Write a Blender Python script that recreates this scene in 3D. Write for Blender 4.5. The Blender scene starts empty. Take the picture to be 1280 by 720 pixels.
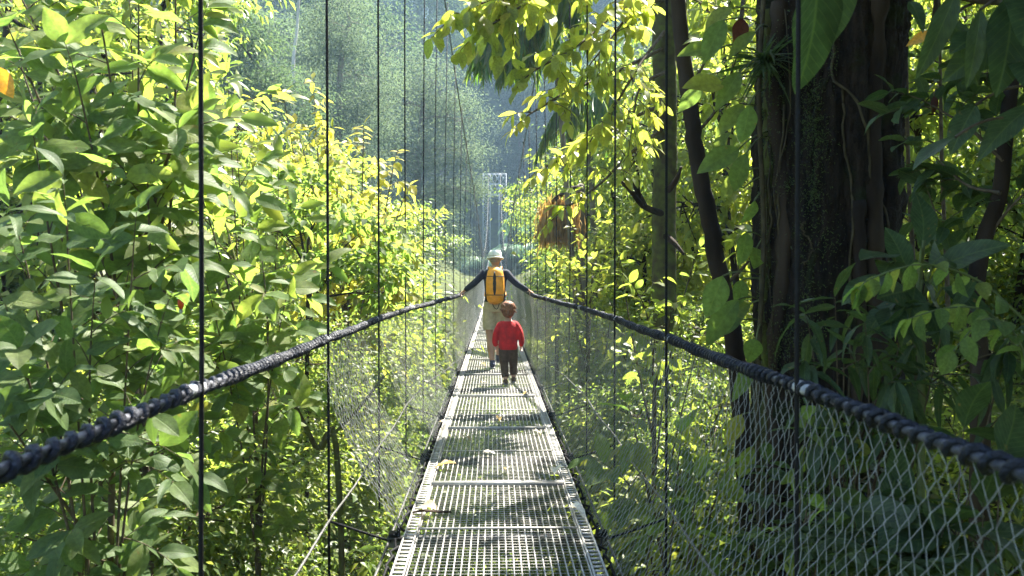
import bpy, math, random
import numpy as np
from mathutils import Matrix, Vector

# ------------------------------------------------------------------ camera, sky, sun, exposure
S = bpy.context.scene
C = S.collection
R = math.radians
cam_d = bpy.data.cameras.new('camera')
cam = bpy.data.objects.new('camera', cam_d); C.objects.link(cam)
cam_d.sensor_width = 36.0
cam_d.lens = 28.1
cam_d.clip_start = 0.05
cam_d.clip_end = 2000
cam.location = (0, 0, 1.44)
cam.rotation_euler = (R(90 - 1.03), 0, R(-1.26))
cam_d.dof.use_dof = True
cam_d.dof.focus_distance = 11.0
cam_d.dof.aperture_fstop = 4.5
S.camera = cam

SUN_EL, SUN_AZ = 57.0, 35.0            # azimuth clockwise from +Y (ahead) towards +X (right)
W = bpy.data.worlds.new('World'); S.world = W; W.use_nodes = True
wn = W.node_tree; bg = wn.nodes['Background']
sky = wn.nodes.new('ShaderNodeTexSky'); sky.sky_type = 'NISHITA'; sky.sun_disc = False
sky.sun_elevation = R(SUN_EL); sky.sun_rotation = R(SUN_AZ)
wn.links.new(sky.outputs[0], bg.inputs[0]); bg.inputs[1].default_value = 0.075
sun_d = bpy.data.lights.new('sun', 'SUN'); sun_d.energy = 5.0; sun_d.angle = R(0.53); sun_d.color = (1, 0.945, 0.84)
sun = bpy.data.objects.new('sun', sun_d); C.objects.link(sun)
sdir = Vector((math.sin(R(SUN_AZ)) * math.cos(R(SUN_EL)), math.cos(R(SUN_AZ)) * math.cos(R(SUN_EL)), math.sin(R(SUN_EL))))
sun.rotation_euler = sdir.to_track_quat('Z', 'Y').to_euler()
SUNV = np.array(sdir)
vs = S.view_settings
vs.view_transform = 'Standard'; vs.look = 'None'; vs.gamma = 1; vs.exposure = 2.65; vs.use_curve_mapping = False
S.render.engine = 'CYCLES'
cy = S.cycles
cy.use_denoising = True
cy.use_adaptive_sampling = True; cy.adaptive_threshold = 0.02
cy.max_bounces = 7; cy.diffuse_bounces = 4; cy.glossy_bounces = 2; cy.transmission_bounces = 4
cy.transparent_max_bounces = 4; cy.volume_bounces = 0
cy.caustics_reflective = False; cy.caustics_refractive = False
cy.sample_clamp_indirect = 6.0

rng = np.random.default_rng(11)
HZ = -6.5
HAZE = 0.0011

# ------------------------------------------------------------------ basics
def at(px, py, d):
    """world point seen in the 1280x720 photo at (px,py), d metres ahead along the bridge"""
    return np.array([(px - 618) / 1000 * d, d, 1.44 + (342 - py) / 1000 * d])

def nrm(v):
    v = np.asarray(v, float)
    return v / np.maximum(np.linalg.norm(v, axis=-1, keepdims=True), 1e-9)

WO = {}                                   # world origin of every object as built
def link(o, parent=None):
    C.objects.link(o)
    WO[o.name] = np.array(o.location)
    if parent is not None:
        o.parent = parent
        o.location = Vector(o.location) - Vector(WO[parent.name])
    return o

def tag(o, label=None, cat=None, group=None, kind=None):
    if label: o['label'] = label
    if cat: o['category'] = cat
    if group: o['group'] = group
    if kind: o['kind'] = kind
    return o

def empty(name, loc, label, cat, group=None):
    o = bpy.data.objects.new(name, None)
    o.location = loc; o.empty_display_size = 0.2
    link(o)
    return tag(o, label, cat, group)

def mesh(name, V, F, mat, smooth=False, uv=None):
    """V (n,3); F list of int arrays (k,3) or (k,4) or one array"""
    if not isinstance(F, (list, tuple)): F = [F]
    F = [np.asarray(f, np.int32) for f in F if len(f)]
    me = bpy.data.meshes.new(name)
    V = np.asarray(V, np.float32)
    me.vertices.add(len(V)); me.vertices.foreach_set('co', V.ravel())
    loops = np.concatenate([f.ravel() for f in F])
    tot = np.concatenate([np.full(len(f), f.shape[1], np.int32) for f in F])
    st = np.concatenate([[0], np.cumsum(tot)[:-1]]).astype(np.int32)
    me.loops.add(len(loops)); me.loops.foreach_set('vertex_index', loops)
    me.polygons.add(len(tot)); me.polygons.foreach_set('loop_start', st)
    if smooth: me.polygons.foreach_set('use_smooth', np.ones(len(tot), bool))
    if uv is not None:
        l = me.uv_layers.new(name='UVMap')
        l.data.foreach_set('uv', np.asarray(uv, np.float32)[loops].ravel())
    me.update(calc_edges=True)
    if mat is not None: me.materials.append(mat)
    return me

class MB:
    """collects shapes in world space, builds ONE mesh object"""
    def __init__(s): s.V = []; s.F4 = []; s.F3 = []; s.n = 0
    def add(s, V, F):
        V = np.asarray(V, float); F = np.asarray(F, int)
        s.V.append(V)
        (s.F4 if F.shape[1] == 4 else s.F3).append(F + s.n); s.n += len(V)
    def tube(s, P, r, sides=6, caps=True):
        P = np.asarray(P, float); n = len(P)
        r = np.broadcast_to(np.asarray(r, float), (n,))
        T = np.gradient(P, axis=0); T = nrm(T)
        ref = np.array([0.31, 0.17, 0.93])
        if abs(T[0] @ ref) > 0.9: ref = np.array([0.93, 0.21, 0.3])
        A = np.zeros((n, 3)); a = nrm(np.cross(T[0], ref))
        for i in range(n):
            a = a - (a @ T[i]) * T[i]; a = a / max(np.linalg.norm(a), 1e-9); A[i] = a
        B = np.cross(T, A)
        th = np.arange(sides) / sides * 2 * np.pi
        V = P[:, None] + r[:, None, None] * (np.cos(th)[None, :, None] * A[:, None] + np.sin(th)[None, :, None] * B[:, None])
        i, j = np.meshgrid(np.arange(n - 1), np.arange(sides), indexing='ij')
        j2 = (j + 1) % sides
        F = np.stack([i * sides + j, i * sides + j2, (i + 1) * sides + j2, (i + 1) * sides + j], -1).reshape(-1, 4)
        b = s.n
        s.add(V.reshape(-1, 3), F)
        if caps:
            k = np.arange(1, sides - 1)
            s.F3.append(np.stack([np.zeros_like(k), k + 1, k], -1) + b)
            s.F3.append(np.stack([np.zeros_like(k), k, k + 1], -1) + b + (n - 1) * sides)
        return s
    def box(s, c, h, rot=None):
        g = np.array([[x, y, z] for x in (-1, 1) for y in (-1, 1) for z in (-1, 1)], float) * np.asarray(h, float)
        if rot is not None: g = g @ np.asarray(rot).T
        F = [[0, 1, 3, 2], [4, 6, 7, 5], [0, 4, 5, 1], [2, 3, 7, 6], [0, 2, 6, 4], [1, 5, 7, 3]]
        s.add(g + np.asarray(c, float), F); return s
    def loft(s, P, A, rx, ry, sides=16):
        """rings round the points P; A = side direction; rx along A, ry across; closed caps"""
        P = np.asarray(P, float); n = len(P)
        T = nrm(np.gradient(P, axis=0)); A = np.broadcast_to(np.asarray(A, float), (n, 3))
        A = nrm(A - (A * T).sum(1, keepdims=True) * T); B = np.cross(T, A)
        rx = np.broadcast_to(rx, (n,)); ry = np.broadcast_to(ry, (n,))
        th = np.arange(sides) / sides * 2 * np.pi
        V = P[:, None] + (rx[:, None] * np.cos(th))[..., None] * A[:, None] + (ry[:, None] * np.sin(th))[..., None] * B[:, None]
        i, j = np.meshgrid(np.arange(n - 1), np.arange(sides), indexing='ij'); j2 = (j + 1) % sides
        F = np.stack([i * sides + j, i * sides + j2, (i + 1) * sides + j2, (i + 1) * sides + j], -1).reshape(-1, 4)
        b = s.n
        s.add(V.reshape(-1, 3), F)
        k = np.arange(1, sides - 1)
        s.F3.append(np.stack([np.zeros_like(k), k + 1, k], -1) + b)
        s.F3.append(np.stack([np.zeros_like(k), k, k + 1], -1) + b + (n - 1) * sides)
        return s
    def data(s, name, mat, smooth=True, origin=(0, 0, 0)):
        V = np.concatenate(s.V) - np.asarray(origin, float)
        F = []
        if s.F4: F.append(np.concatenate(s.F4))
        if s.F3: F.append(np.concatenate(s.F3))
        return mesh(name, V, F, mat, smooth)
    def build(s, name, mat, parent=None, smooth=True):
        if not s.V: return None
        V = np.concatenate(s.V); org = V.mean(0)
        o = bpy.data.objects.new(name, s.data(name, mat, smooth, org))
        o.location = org
        return link(o, parent)

def bez(a, b, c, n=10):
    t = np.linspace(0, 1, n)[:, None]
    return (1 - t) ** 2 * np.asarray(a, float) + 2 * t * (1 - t) * np.asarray(b, float) + t ** 2 * np.asarray(c, float)

def spline(P, n=40):
    P = np.asarray(P, float); m = len(P)
    Q = np.vstack([2 * P[0] - P[1], P, 2 * P[-1] - P[-2]])
    out = []
    for u in np.linspace(0, m - 1, n):
        i = min(int(u), m - 2); t = u - i
        p0, p1, p2, p3 = Q[i], Q[i + 1], Q[i + 2], Q[i + 3]
        out.append(.5 * (2 * p1 + (p2 - p0) * t + (2 * p0 - 5 * p1 + 4 * p2 - p3) * t * t + (3 * p1 - p0 - 3 * p2 + p3) * t ** 3))
    return np.array(out)

# ------------------------------------------------------------------ materials
def nodes(name):
    m = bpy.data.materials.new(name); m.use_nodes = True
    nt = m.node_tree; nt.nodes.clear()
    out = nt.nodes.new('ShaderNodeOutputMaterial')
    return m, nt, out, nt.nodes.new, nt.links.new

def solid(name, col, rough=0.6, metal=0.0, noise=0.25, scale=12.0, bump=0.0, col2=None, spec=0.5, detail=6, stretch=None, wave=None):
    m, nt, out, N, L = nodes(name)
    b = N('ShaderNodeBsdfPrincipled'); L(b.outputs[0], out.inputs[0])
    b.inputs['Roughness'].default_value = rough; b.inputs['Metallic'].default_value = metal
    b.inputs['Specular IOR Level'].default_value = spec
    tc = N('ShaderNodeTexCoord'); mp = N('ShaderNodeMapping'); L(tc.outputs['Object'], mp.inputs[0])
    if stretch: mp.inputs['Scale'].default_value = stretch
    nz = N('ShaderNodeTexNoise'); nz.inputs['Scale'].default_value = scale; nz.inputs['Detail'].default_value = detail
    L(mp.outputs[0], nz.inputs[0])
    rp = N('ShaderNodeValToRGB'); L(nz.outputs[0], rp.inputs[0])
    c2 = col2 if col2 else tuple(min(1, c * (1 + noise)) for c in col)
    rp.color_ramp.elements[0].position = 0.35; rp.color_ramp.elements[1].position = 0.68
    rp.color_ramp.elements[0].color = (*(c * (1 - noise) for c in col), 1) if not col2 else (*col, 1)
    rp.color_ramp.elements[1].color = (*c2, 1)
    L(rp.outputs[0], b.inputs['Base Color'])
    if bump:
        bp = N('ShaderNodeBump'); bp.inputs['Strength'].default_value = bump; bp.inputs['Distance'].default_value = 0.02
        L(nz.outputs[0], bp.inputs['Height']); L(bp.outputs[0], b.inputs['Normal'])
    return m

def leafmat(name, cols, trans=0.45, tcol=(1.5, 1.75, 0.55), rough=0.42, veins=False, spec=0.45, sunny=None):
    """cols: 3-5 leaf colours picked per leaf; light passes through the blade with the colour times tcol"""
    m, nt, out, N, L = nodes(name)
    geo = N('ShaderNodeNewGeometry'); oi = N('ShaderNodeObjectInfo')
    ad = N('ShaderNodeMath'); ad.operation = 'ADD'; L(geo.outputs['Random Per Island'], ad.inputs[0]); L(oi.outputs['Random'], ad.inputs[1])
    fr = N('ShaderNodeMath'); fr.operation = 'FRACT'; L(ad.outputs[0], fr.inputs[0])
    rp = N('ShaderNodeValToRGB'); L(fr.outputs[0], rp.inputs[0])
    el = rp.color_ramp.elements
    while len(el) < len(cols): el.new(0.5)
    for i, c in enumerate(cols): el[i].position = i / (len(cols) - 1); el[i].color = (*c, 1)
    col = rp.outputs[0]
    tc = N('ShaderNodeTexCoord')
    nz = N('ShaderNodeTexNoise'); nz.inputs['Scale'].default_value = 9.0; nz.inputs['Detail'].default_value = 4
    L(tc.outputs['Object'], nz.inputs[0])
    mr = N('ShaderNodeMapRange'); mr.inputs[1].default_value = 0.3; mr.inputs[2].default_value = 0.7; mr.inputs[3].default_value = 0.75; mr.inputs[4].default_value = 1.25
    L(nz.outputs[0], mr.inputs[0])
    mu = N('ShaderNodeMix'); mu.data_type = 'RGBA'; mu.blend_type = 'MULTIPLY'; mu.inputs[0].default_value = 1
    L(col, mu.inputs[6]); L(mr.outputs[0], mu.inputs[7]); col = mu.outputs[2]
    b = N('ShaderNodeBsdfPrincipled')
    b.inputs['Roughness'].default_value = rough; b.inputs['Specular IOR Level'].default_value = spec
    if veins:
        sp = N('ShaderNodeSeparateXYZ'); L(tc.outputs['UV'], sp.inputs[0])
        a0 = N('ShaderNodeMath'); a0.operation = 'SUBTRACT'; L(sp.outputs[0], a0.inputs[0]); a0.inputs[1].default_value = 0.5
        ab = N('ShaderNodeMath'); ab.operation = 'ABSOLUTE'; L(a0.outputs[0], ab.inputs[0])
        m1 = N('ShaderNodeMath'); m1.operation = 'MULTIPLY_ADD'; L(ab.outputs[0], m1.inputs[0]); m1.inputs[1].default_value = -0.55; L(sp.outputs[1], m1.inputs[2])
        m2 = N('ShaderNodeMath'); m2.operation = 'MULTIPLY'; L(m1.outputs[0], m2.inputs[0]); m2.inputs[1].default_value = 11.0
        m3 = N('ShaderNodeMath'); m3.operation = 'PINGPONG'; L(m2.outputs[0], m3.inputs[0]); m3.inputs[1].default_value = 0.5
        v1 = N('ShaderNodeMapRange'); L(m3.outputs[0], v1.inputs[0]); v1.inputs[1].default_value = 0.0; v1.inputs[2].default_value = 0.09; v1.inputs[3].default_value = 1; v1.inputs[4].default_value = 0
        v2 = N('ShaderNodeMapRange'); L(ab.outputs[0], v2.inputs[0]); v2.inputs[1].default_value = 0.012; v2.inputs[2].default_value = 0.035; v2.inputs[3].default_value = 1; v2.inputs[4].default_value = 0
        mx = N('ShaderNodeMath'); mx.operation = 'MAXIMUM'; L(v1.outputs[0], mx.inputs[0]); L(v2.outputs[0], mx.inputs[1])
        sc_ = N('ShaderNodeMath'); sc_.operation = 'MULTIPLY'; L(mx.outputs[0], sc_.inputs[0]); sc_.inputs[1].default_value = 0.22
        vm = N('ShaderNodeMix'); vm.data_type = 'RGBA'; L(sc_.outputs[0], vm.inputs[0]); L(col, vm.inputs[6]); vm.inputs[7].default_value = (0.16, 0.22, 0.06, 1); col = vm.outputs[2]
        bp = N('ShaderNodeBump'); bp.inputs['Strength'].default_value = 0.5; bp.inputs['Distance'].default_value = 0.004; bp.invert = True
        L(mx.outputs[0], bp.inputs['Height']); L(bp.outputs[0], b.inputs['Normal'])
    if veins:
        sn = N('ShaderNodeTexNoise'); sn.noise_dimensions = '4D'; sn.inputs['Scale'].default_value = 7.0; sn.inputs['Detail'].default_value = 5; L(tc.outputs['Object'], sn.inputs['Vector'])
        wv = N('ShaderNodeMath'); wv.operation = 'MULTIPLY'; L(fr.outputs[0], wv.inputs[0]); wv.inputs[1].default_value = 40.0; L(wv.outputs[0], sn.inputs['W'])
        sr = N('ShaderNodeMapRange'); L(sn.outputs[0], sr.inputs[0]); sr.inputs[1].default_value = .66; sr.inputs[2].default_value = .72; sr.inputs[4].default_value = .8
        sm = N('ShaderNodeMix'); sm.data_type = 'RGBA'; L(sr.outputs[0], sm.inputs[0]); L(col, sm.inputs[6]); sm.inputs[7].default_value = (.16, .11, .035, 1); col = sm.outputs[2]
    L(col, b.inputs['Base Color'])
    t = N('ShaderNodeBsdfTranslucent')
    tm = N('ShaderNodeMix'); tm.data_type = 'RGBA'; tm.blend_type = 'MULTIPLY'; tm.inputs[0].default_value = 1
    tm.clamp_result = False
    L(col, tm.inputs[6]); tm.inputs[7].default_value = (*(c * 2.0 for c in tcol), 1); L(tm.outputs[2], t.inputs[0])
    mxs = N('ShaderNodeMixShader'); mxs.inputs[0].default_value = trans
    L(b.outputs[0], mxs.inputs[1]); L(t.outputs[0], mxs.inputs[2]); L(mxs.outputs[0], out.inputs[0])
    return m

M = {}
TC = (1.45, 1.5, .75)
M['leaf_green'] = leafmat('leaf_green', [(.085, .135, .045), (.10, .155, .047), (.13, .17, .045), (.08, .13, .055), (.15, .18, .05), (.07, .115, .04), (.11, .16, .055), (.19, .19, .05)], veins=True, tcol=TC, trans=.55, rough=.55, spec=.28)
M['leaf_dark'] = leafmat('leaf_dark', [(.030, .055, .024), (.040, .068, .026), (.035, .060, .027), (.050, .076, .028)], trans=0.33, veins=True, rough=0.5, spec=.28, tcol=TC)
M['leaf_mid'] = leafmat('leaf_mid', [(.06, .10, .034), (.075, .12, .038), (.055, .092, .04), (.09, .13, .04), (.11, .14, .045)], trans=.45, veins=True, rough=.55, spec=.28, tcol=TC)
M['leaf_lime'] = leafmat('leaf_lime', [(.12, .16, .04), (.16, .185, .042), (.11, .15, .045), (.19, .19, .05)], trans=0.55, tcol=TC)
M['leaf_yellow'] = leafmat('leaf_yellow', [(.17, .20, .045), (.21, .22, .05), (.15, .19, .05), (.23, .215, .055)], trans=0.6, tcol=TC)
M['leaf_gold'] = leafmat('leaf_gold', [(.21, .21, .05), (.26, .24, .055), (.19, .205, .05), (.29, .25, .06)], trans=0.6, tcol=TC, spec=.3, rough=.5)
M['leaf_small'] = leafmat('leaf_small', [(.065, .10, .035), (.095, .14, .04), (.125, .16, .045), (.07, .11, .045), (.17, .175, .05)], trans=0.5, tcol=TC)
M['leaf_forest'] = leafmat('leaf_forest', [(.05, .08, .046), (.07, .10, .054), (.085, .115, .06), (.055, .088, .052)], trans=0.38, tcol=(1.1, 1.2, .85), rough=.75, spec=.08)
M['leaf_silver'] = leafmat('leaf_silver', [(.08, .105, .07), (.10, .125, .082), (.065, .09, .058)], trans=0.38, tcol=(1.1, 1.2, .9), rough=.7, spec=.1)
M['frond'] = leafmat('frond', [(.05, .10, .025), (.07, .12, .03), (.10, .13, .035), (.14, .13, .05)], trans=0.35)
M['frond_dry'] = leafmat('frond_dry', [(.40, .28, .11), (.46, .33, .13), (.32, .21, .08), (.48, .37, .16)], trans=0.4, tcol=(1., .85, .55))
M['spiky'] = leafmat('spiky', [(.13, .19, .15), (.17, .23, .18), (.11, .16, .12)], trans=0.35, tcol=(1, 1.3, .8))
M['fallen'] = leafmat('fallen', [(.62, .58, .46), (.68, .65, .54), (.34, .26, .16), (.58, .53, .40)], trans=0.25, tcol=(.9, .8, .5))
M['red_leaf'] = leafmat('red_leaf', [(.06, .024, .016), (.075, .03, .018), (.06, .02, .014)], trans=0.3, tcol=(1., .5, .3))
M['orange_leaf'] = leafmat('orange_leaf', [(.55, .32, .05), (.6, .38, .07), (.5, .25, .04)], trans=0.5, tcol=(1., .7, .3))
M['petal'] = solid('petal', (.8, .10, .02), .45, noise=.15)
M['bark'] = solid('bark', (.016, .011, .008), .9, noise=.4, scale=5, bump=1.0, col2=(.05, .036, .024), stretch=(1, 1, .22), spec=.2)
def barkmat(name, lo, hi, moss, amount):
    m, nt, out, N, L = nodes(name)
    b = N('ShaderNodeBsdfPrincipled'); L(b.outputs[0], out.inputs[0]); b.inputs['Roughness'].default_value = .9; b.inputs['Specular IOR Level'].default_value = .2
    tc = N('ShaderNodeTexCoord'); mp = N('ShaderNodeMapping'); L(tc.outputs['Object'], mp.inputs[0]); mp.inputs['Scale'].default_value = (1, 1, .12)
    n1 = N('ShaderNodeTexNoise'); n1.inputs['Scale'].default_value = 22; n1.inputs['Detail'].default_value = 8; n1.inputs['Roughness'].default_value = .65; L(mp.outputs[0], n1.inputs[0])
    n2 = N('ShaderNodeTexNoise'); n2.inputs['Scale'].default_value = 3.0; n2.inputs['Detail'].default_value = 6; L(tc.outputs['Object'], n2.inputs[0])
    n3 = N('ShaderNodeTexNoise'); n3.inputs['Scale'].default_value = 60; n3.inputs['Detail'].default_value = 4; L(tc.outputs['Object'], n3.inputs[0])
    rp = N('ShaderNodeValToRGB'); L(n1.outputs[0], rp.inputs[0]); e = rp.color_ramp.elements; e[0].position = .36; e[1].position = .66; e[0].color = (*lo, 1); e[1].color = (*hi, 1)
    r2 = N('ShaderNodeMapRange'); L(n2.outputs[0], r2.inputs[0]); r2.inputs[1].default_value = .62 - amount; r2.inputs[2].default_value = .72 - amount
    mx = N('ShaderNodeMix'); mx.data_type = 'RGBA'; L(r2.outputs[0], mx.inputs[0]); L(rp.outputs[0], mx.inputs[6]); mx.inputs[7].default_value = (*moss, 1); L(mx.outputs[2], b.inputs['Base Color'])
    ad = N('ShaderNodeMath'); ad.operation = 'MULTIPLY_ADD'; L(n3.outputs[0], ad.inputs[0]); ad.inputs[1].default_value = .35; L(n1.outputs[0], ad.inputs[2])
    bp = N('ShaderNodeBump'); bp.inputs['Strength'].default_value = 1.0; bp.inputs['Distance'].default_value = .05; L(ad.outputs[0], bp.inputs['Height']); L(bp.outputs[0], b.inputs['Normal'])
    return m
M['bark_old'] = barkmat('bark_old', (.006, .0045, .0035), (.034, .025, .018), (.020, .026, .009), .07)
M['bark_grey'] = solid('bark_grey', (.10, .085, .065), .9, scale=7, bump=.8, col2=(.22, .20, .15), stretch=(1, 1, .3), spec=.2)
M['bark_pale'] = solid('bark_pale', (.36, .34, .30), .85, scale=6, col2=(.52, .50, .46), bump=.4, stretch=(1, 1, .3), spec=.2)
M['bark_moss'] = solid('bark_moss', (.06, .05, .028), .95, scale=9, bump=1.0, col2=(.10, .12, .03), spec=.15)
M['twig'] = solid('twig', (.055, .042, .028), .85, scale=20, bump=.4, col2=(.12, .095, .06), spec=.2)
M['stem_green'] = solid('stem_green', (.09, .12, .035), .6, scale=20, noise=.2)
M['vine'] = solid('vine', (.035, .030, .018), .9, scale=9, bump=.6, col2=(.085, .070, .040), spec=.2)
M['steel'] = solid('steel', (.30, .29, .265), .5, metal=.3, scale=9, col2=(.46, .45, .42), bump=.08, detail=9)
M['dull_steel'] = solid('dull_steel', (.10, .10, .10), .7, metal=.3, scale=25, noise=.3)
M['wire'] = solid('wire', (.27, .28, .285), .45, metal=.3, scale=40, noise=.25)
M['cable_black'] = solid('cable_black', (.008, .008, .009), .75, spec=.2, scale=60, noise=.3, bump=.3)
M['rope_navy'] = solid('rope_navy', (.005, .006, .011), .5, scale=70, noise=.4, col2=(.018, .024, .042), bump=.8, spec=.3)
M['rope_grey'] = solid('rope_grey', (.012, .013, .018), .5, scale=26, col2=(.13, .135, .16), bump=.5, metal=.2)
M['cable_grey'] = solid('cable_grey', (.10, .10, .095), .5, metal=.4, scale=60, bump=.6, noise=.4)
M['clamp'] = solid('clamp', (.22, .23, .26), .45, metal=.3, scale=30, col2=(.6, .62, .66), bump=.6)
M['tower_paint'] = solid('tower_paint', (.34, .37, .40), .5, scale=4, noise=.08)
M['soil'] = solid('soil', (.05, .055, .02), .95, scale=1.4, col2=(.09, .11, .03), bump=.6, spec=.1)

# ------------------------------------------------------------------ leaf templates (length 1 along +Y, blade in XY)
def leaf_hi(w=.45, bend=.25, fold=.16, tipw=.12, rows=8, peak=.45, wav=.03, seed=0, droop=.0):
    r = np.random.default_rng(seed)
    ys = np.linspace(0, 1, rows + 1)
    V = []; U = []
    cols = np.array([-1, -.5, 0, .5, 1])
    for k, y in enumerate(ys):
        a = (y / peak) if y < peak else (1 - y) / (1 - peak)
        wid = w / 2 * (np.sin(np.clip(a, 0, 1) * np.pi / 2) ** (.75 if y < peak else .85))
        if y > .93: wid = min(wid, w / 2 * tipw * (1 - y) / .07)
        if k == 0: wid = .012
        z0 = -bend * y * y - droop * y ** 3
        yy = y * (1 - .18 * bend * y)
        for c in cols:
            x = c * wid
            z = z0 + abs(c) * wid * fold * 2 - .35 * wid * c * c * fold + wav * np.sin(y * 9 + (2 if c > 0 else 0)) * abs(c) * wid / (w / 2)
            V.append((x, yy, z)); U.append((.5 + c * .5 * max(wid / (w / 2), .02), y))
    F = []
    for k in range(rows):
        for j in range(4):
            a = k * 5 + j; F.append((a, a + 1, a + 6, a + 5))
    return np.array(V), np.array(F), np.array(U)

def leaf_mid(w=.42, bend=.22, fold=.2):
    V = np.array([(0, 0, 0), (0, .4, -bend * .16), (0, .75, -bend * .56), (0, 1, -bend),
                  (-w * .38, .18, fold * w * .35), (-w / 2, .45, fold * w * .5 - bend * .2), (-w * .3, .78, fold * w * .3 - bend * .6),
                  (w * .38, .18, fold * w * .35), (w / 2, .45, fold * w * .5 - bend * .2), (w * .3, .78, fold * w * .3 - bend * .6)])
    F3 = np.array([(0, 1, 4), (4, 1, 5), (5, 1, 2), (5, 2, 6), (6, 2, 3), (0, 7, 1), (7, 8, 1), (8, 2, 1), (8, 9, 2), (9, 3, 2)])
    return V, F3, np.stack([V[:, 0] / w + .5, V[:, 1]], 1)

def leaf_lo(w=.5, bend=.15, fold=.25):
    V = np.array([(0, 0, 0), (w / 2, .45, fold * w * .5), (0, 1, -bend), (-w / 2, .45, fold * w * .5)])
    return V, np.array([(0, 1, 2), (0, 2, 3)]), np.stack([V[:, 0] / w + .5, V[:, 1]], 1)

HI = [leaf_hi(.54, .22, .14, seed=1), leaf_hi(.46, .36, .2, seed=2, wav=.05), leaf_hi(.58, .12, .10, seed=3), leaf_hi(.44, .5, .22, seed=4)]
BIG = [leaf_hi(.48, .30, .12, rows=12, peak=.42, wav=.03, seed=5), leaf_hi(.42, .55, .16, rows=12, peak=.45, wav=.045, seed=6), leaf_hi(.55, .2, .10, rows=12, peak=.40, wav=.03, seed=7)]
LANCE = [leaf_hi(.22, .45, .25, rows=9, peak=.4, seed=8), leaf_hi(.26, .25, .2, rows=9, peak=.42, seed=9), leaf_hi(.20, .7, .25, rows=9, peak=.4, seed=10)]
MID = leaf_mid(); LO = leaf_lo(); LO_N = leaf_lo(.34, .2, .2)
_tm = {}
def tmesh(tpl, mat):
    k = (id(tpl), mat.name)
    if k not in _tm:
        V, F, U = tpl; _tm[k] = mesh('leaf', V, F, mat, True, U)
    return _tm[k]

def frames(axis, normal):
    Y = nrm(axis); X = nrm(np.cross(Y, normal)); Z = np.cross(X, Y)
    return X, Y, Z

def leaves_join(name, pos, axis, normal, size, tpl, mat, parent=None, kind=None, smooth=False):
    if len(pos) == 0: return None
    V, F, U = tpl
    X, Y, Z = frames(axis, normal); s = np.asarray(size, float)[:, None, None]
    W_ = pos[:, None] + s * (V[None, :, 0:1] * X[:, None] + V[None, :, 1:2] * Y[:, None] + V[None, :, 2:3] * Z[:, None])
    n = len(V)
    FF = (F[None] + (np.arange(len(pos)) * n)[:, None, None]).reshape(-1, F.shape[1])
    org = pos.mean(0)
    o = bpy.data.objects.new(name, mesh(name, W_.reshape(-1, 3) - org, FF, mat, smooth, np.tile(U, (len(pos), 1)) if tpl is not LO and tpl is not LO_N else None))
    o.location = org
    if kind: o['kind'] = kind
    return link(o, parent)

def leaf_objects(name, pos, axis, normal, size, tpls, mat, parent):
    """every leaf a mesh object of its own (shared data), child of the plant"""
    X, Y, Z = frames(axis, normal)
    org = WO[parent.name]
    for i in range(len(pos)):
        o = bpy.data.objects.new(name, tmesh(tpls[rng.integers(len(tpls))], mat))
        s = size[i]; p = pos[i] - org
        o.parent = parent
        C.objects.link(o)
        o.matrix_basis = Matrix(((X[i, 0] * s, Y[i, 0] * s, Z[i, 0] * s, p[0]), (X[i, 1] * s, Y[i, 1] * s, Z[i, 1] * s, p[1]),
                                 (X[i, 2] * s, Y[i, 2] * s, Z[i, 2] * s, p[2]), (0, 0, 0, 1)))

def copy_tree(o, parent=None):
    c = o.copy(); C.objects.link(c); c.parent = parent
    for ch in o.children: copy_tree(ch, c)
    return c

# ------------------------------------------------------------------ terrain
def sstep(a, b, x):
    t = np.clip((x - a) / (b - a), 0, 1); return t * t * (3 - 2 * t)

def H(x, y):
    x = np.asarray(x, float); y = np.asarray(y, float)
    g = HZ + 8.4 * sstep(48, 88, y)
    side = .42 * np.minimum(np.maximum(0, np.abs(x) - 1.5), 38) * (1 - .35 * sstep(20, 40, np.abs(x)))
    hill = 1.1 * np.maximum(0, y - 92) - 1.0 * np.maximum(0, y - 124)
    n = .35 * np.sin(x * .7 + 1.3) * np.cos(y * .55) + .18 * np.sin(x * 1.9 + y * 1.3)
    return g + side + hill + n

xs = np.concatenate([np.linspace(-180, -60, 13)[:-1], np.linspace(-60, 60, 81), np.linspace(60, 180, 13)[1:]])
ysg = np.concatenate([np.linspace(-60, -20, 6)[:-1], np.linspace(-20, 140, 107), np.linspace(140, 200, 9)[1:]])
gx, gy = np.meshgrid(xs, ysg)
nx, ny = len(xs), len(ysg)
i, j = np.meshgrid(np.arange(ny - 1), np.arange(nx - 1), indexing='ij')
gf = np.stack([i * nx + j, i * nx + j + 1, (i + 1) * nx + j + 1, (i + 1) * nx + j], -1).reshape(-1, 4)
terrain = bpy.data.objects.new('terrain', mesh('terrain', np.stack([gx, gy, H(gx, gy)], -1).reshape(-1, 3), gf, M['soil'], True))
link(terrain); tag(terrain, 'green gully floor and forested hillside under the bridge', kind='structure')

# ------------------------------------------------------------------ the hanging bridge
XC = 0.022                                         # deck centre line
END = 86.0
def zdeck(d): return 2.4 * np.maximum(0, (np.asarray(d, float) - 20) / 66) ** 2
def xrail(d): return .56 + .43 * (1 - sstep(7.0, 12.6, np.asarray(d, float)))
def zrail(d): return 1.085 + .055 * sstep(7, 13, np.asarray(d, float)) + zdeck(d) - .02
def xhang(d): return .62 + .355 * (1 - sstep(9.0, 30.0, np.asarray(d, float)))
def zmain(d): d = np.asarray(d, float); return 1.44 + 1.23 + (12.15 - 2.67) / 44.0 ** 2 * (d - 42) ** 2
bridge = empty('hanging_bridge', (XC, 12, 0), 'long steel hanging footbridge with open grating deck, net sides and lashed rope handrails', 'bridge')

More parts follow.
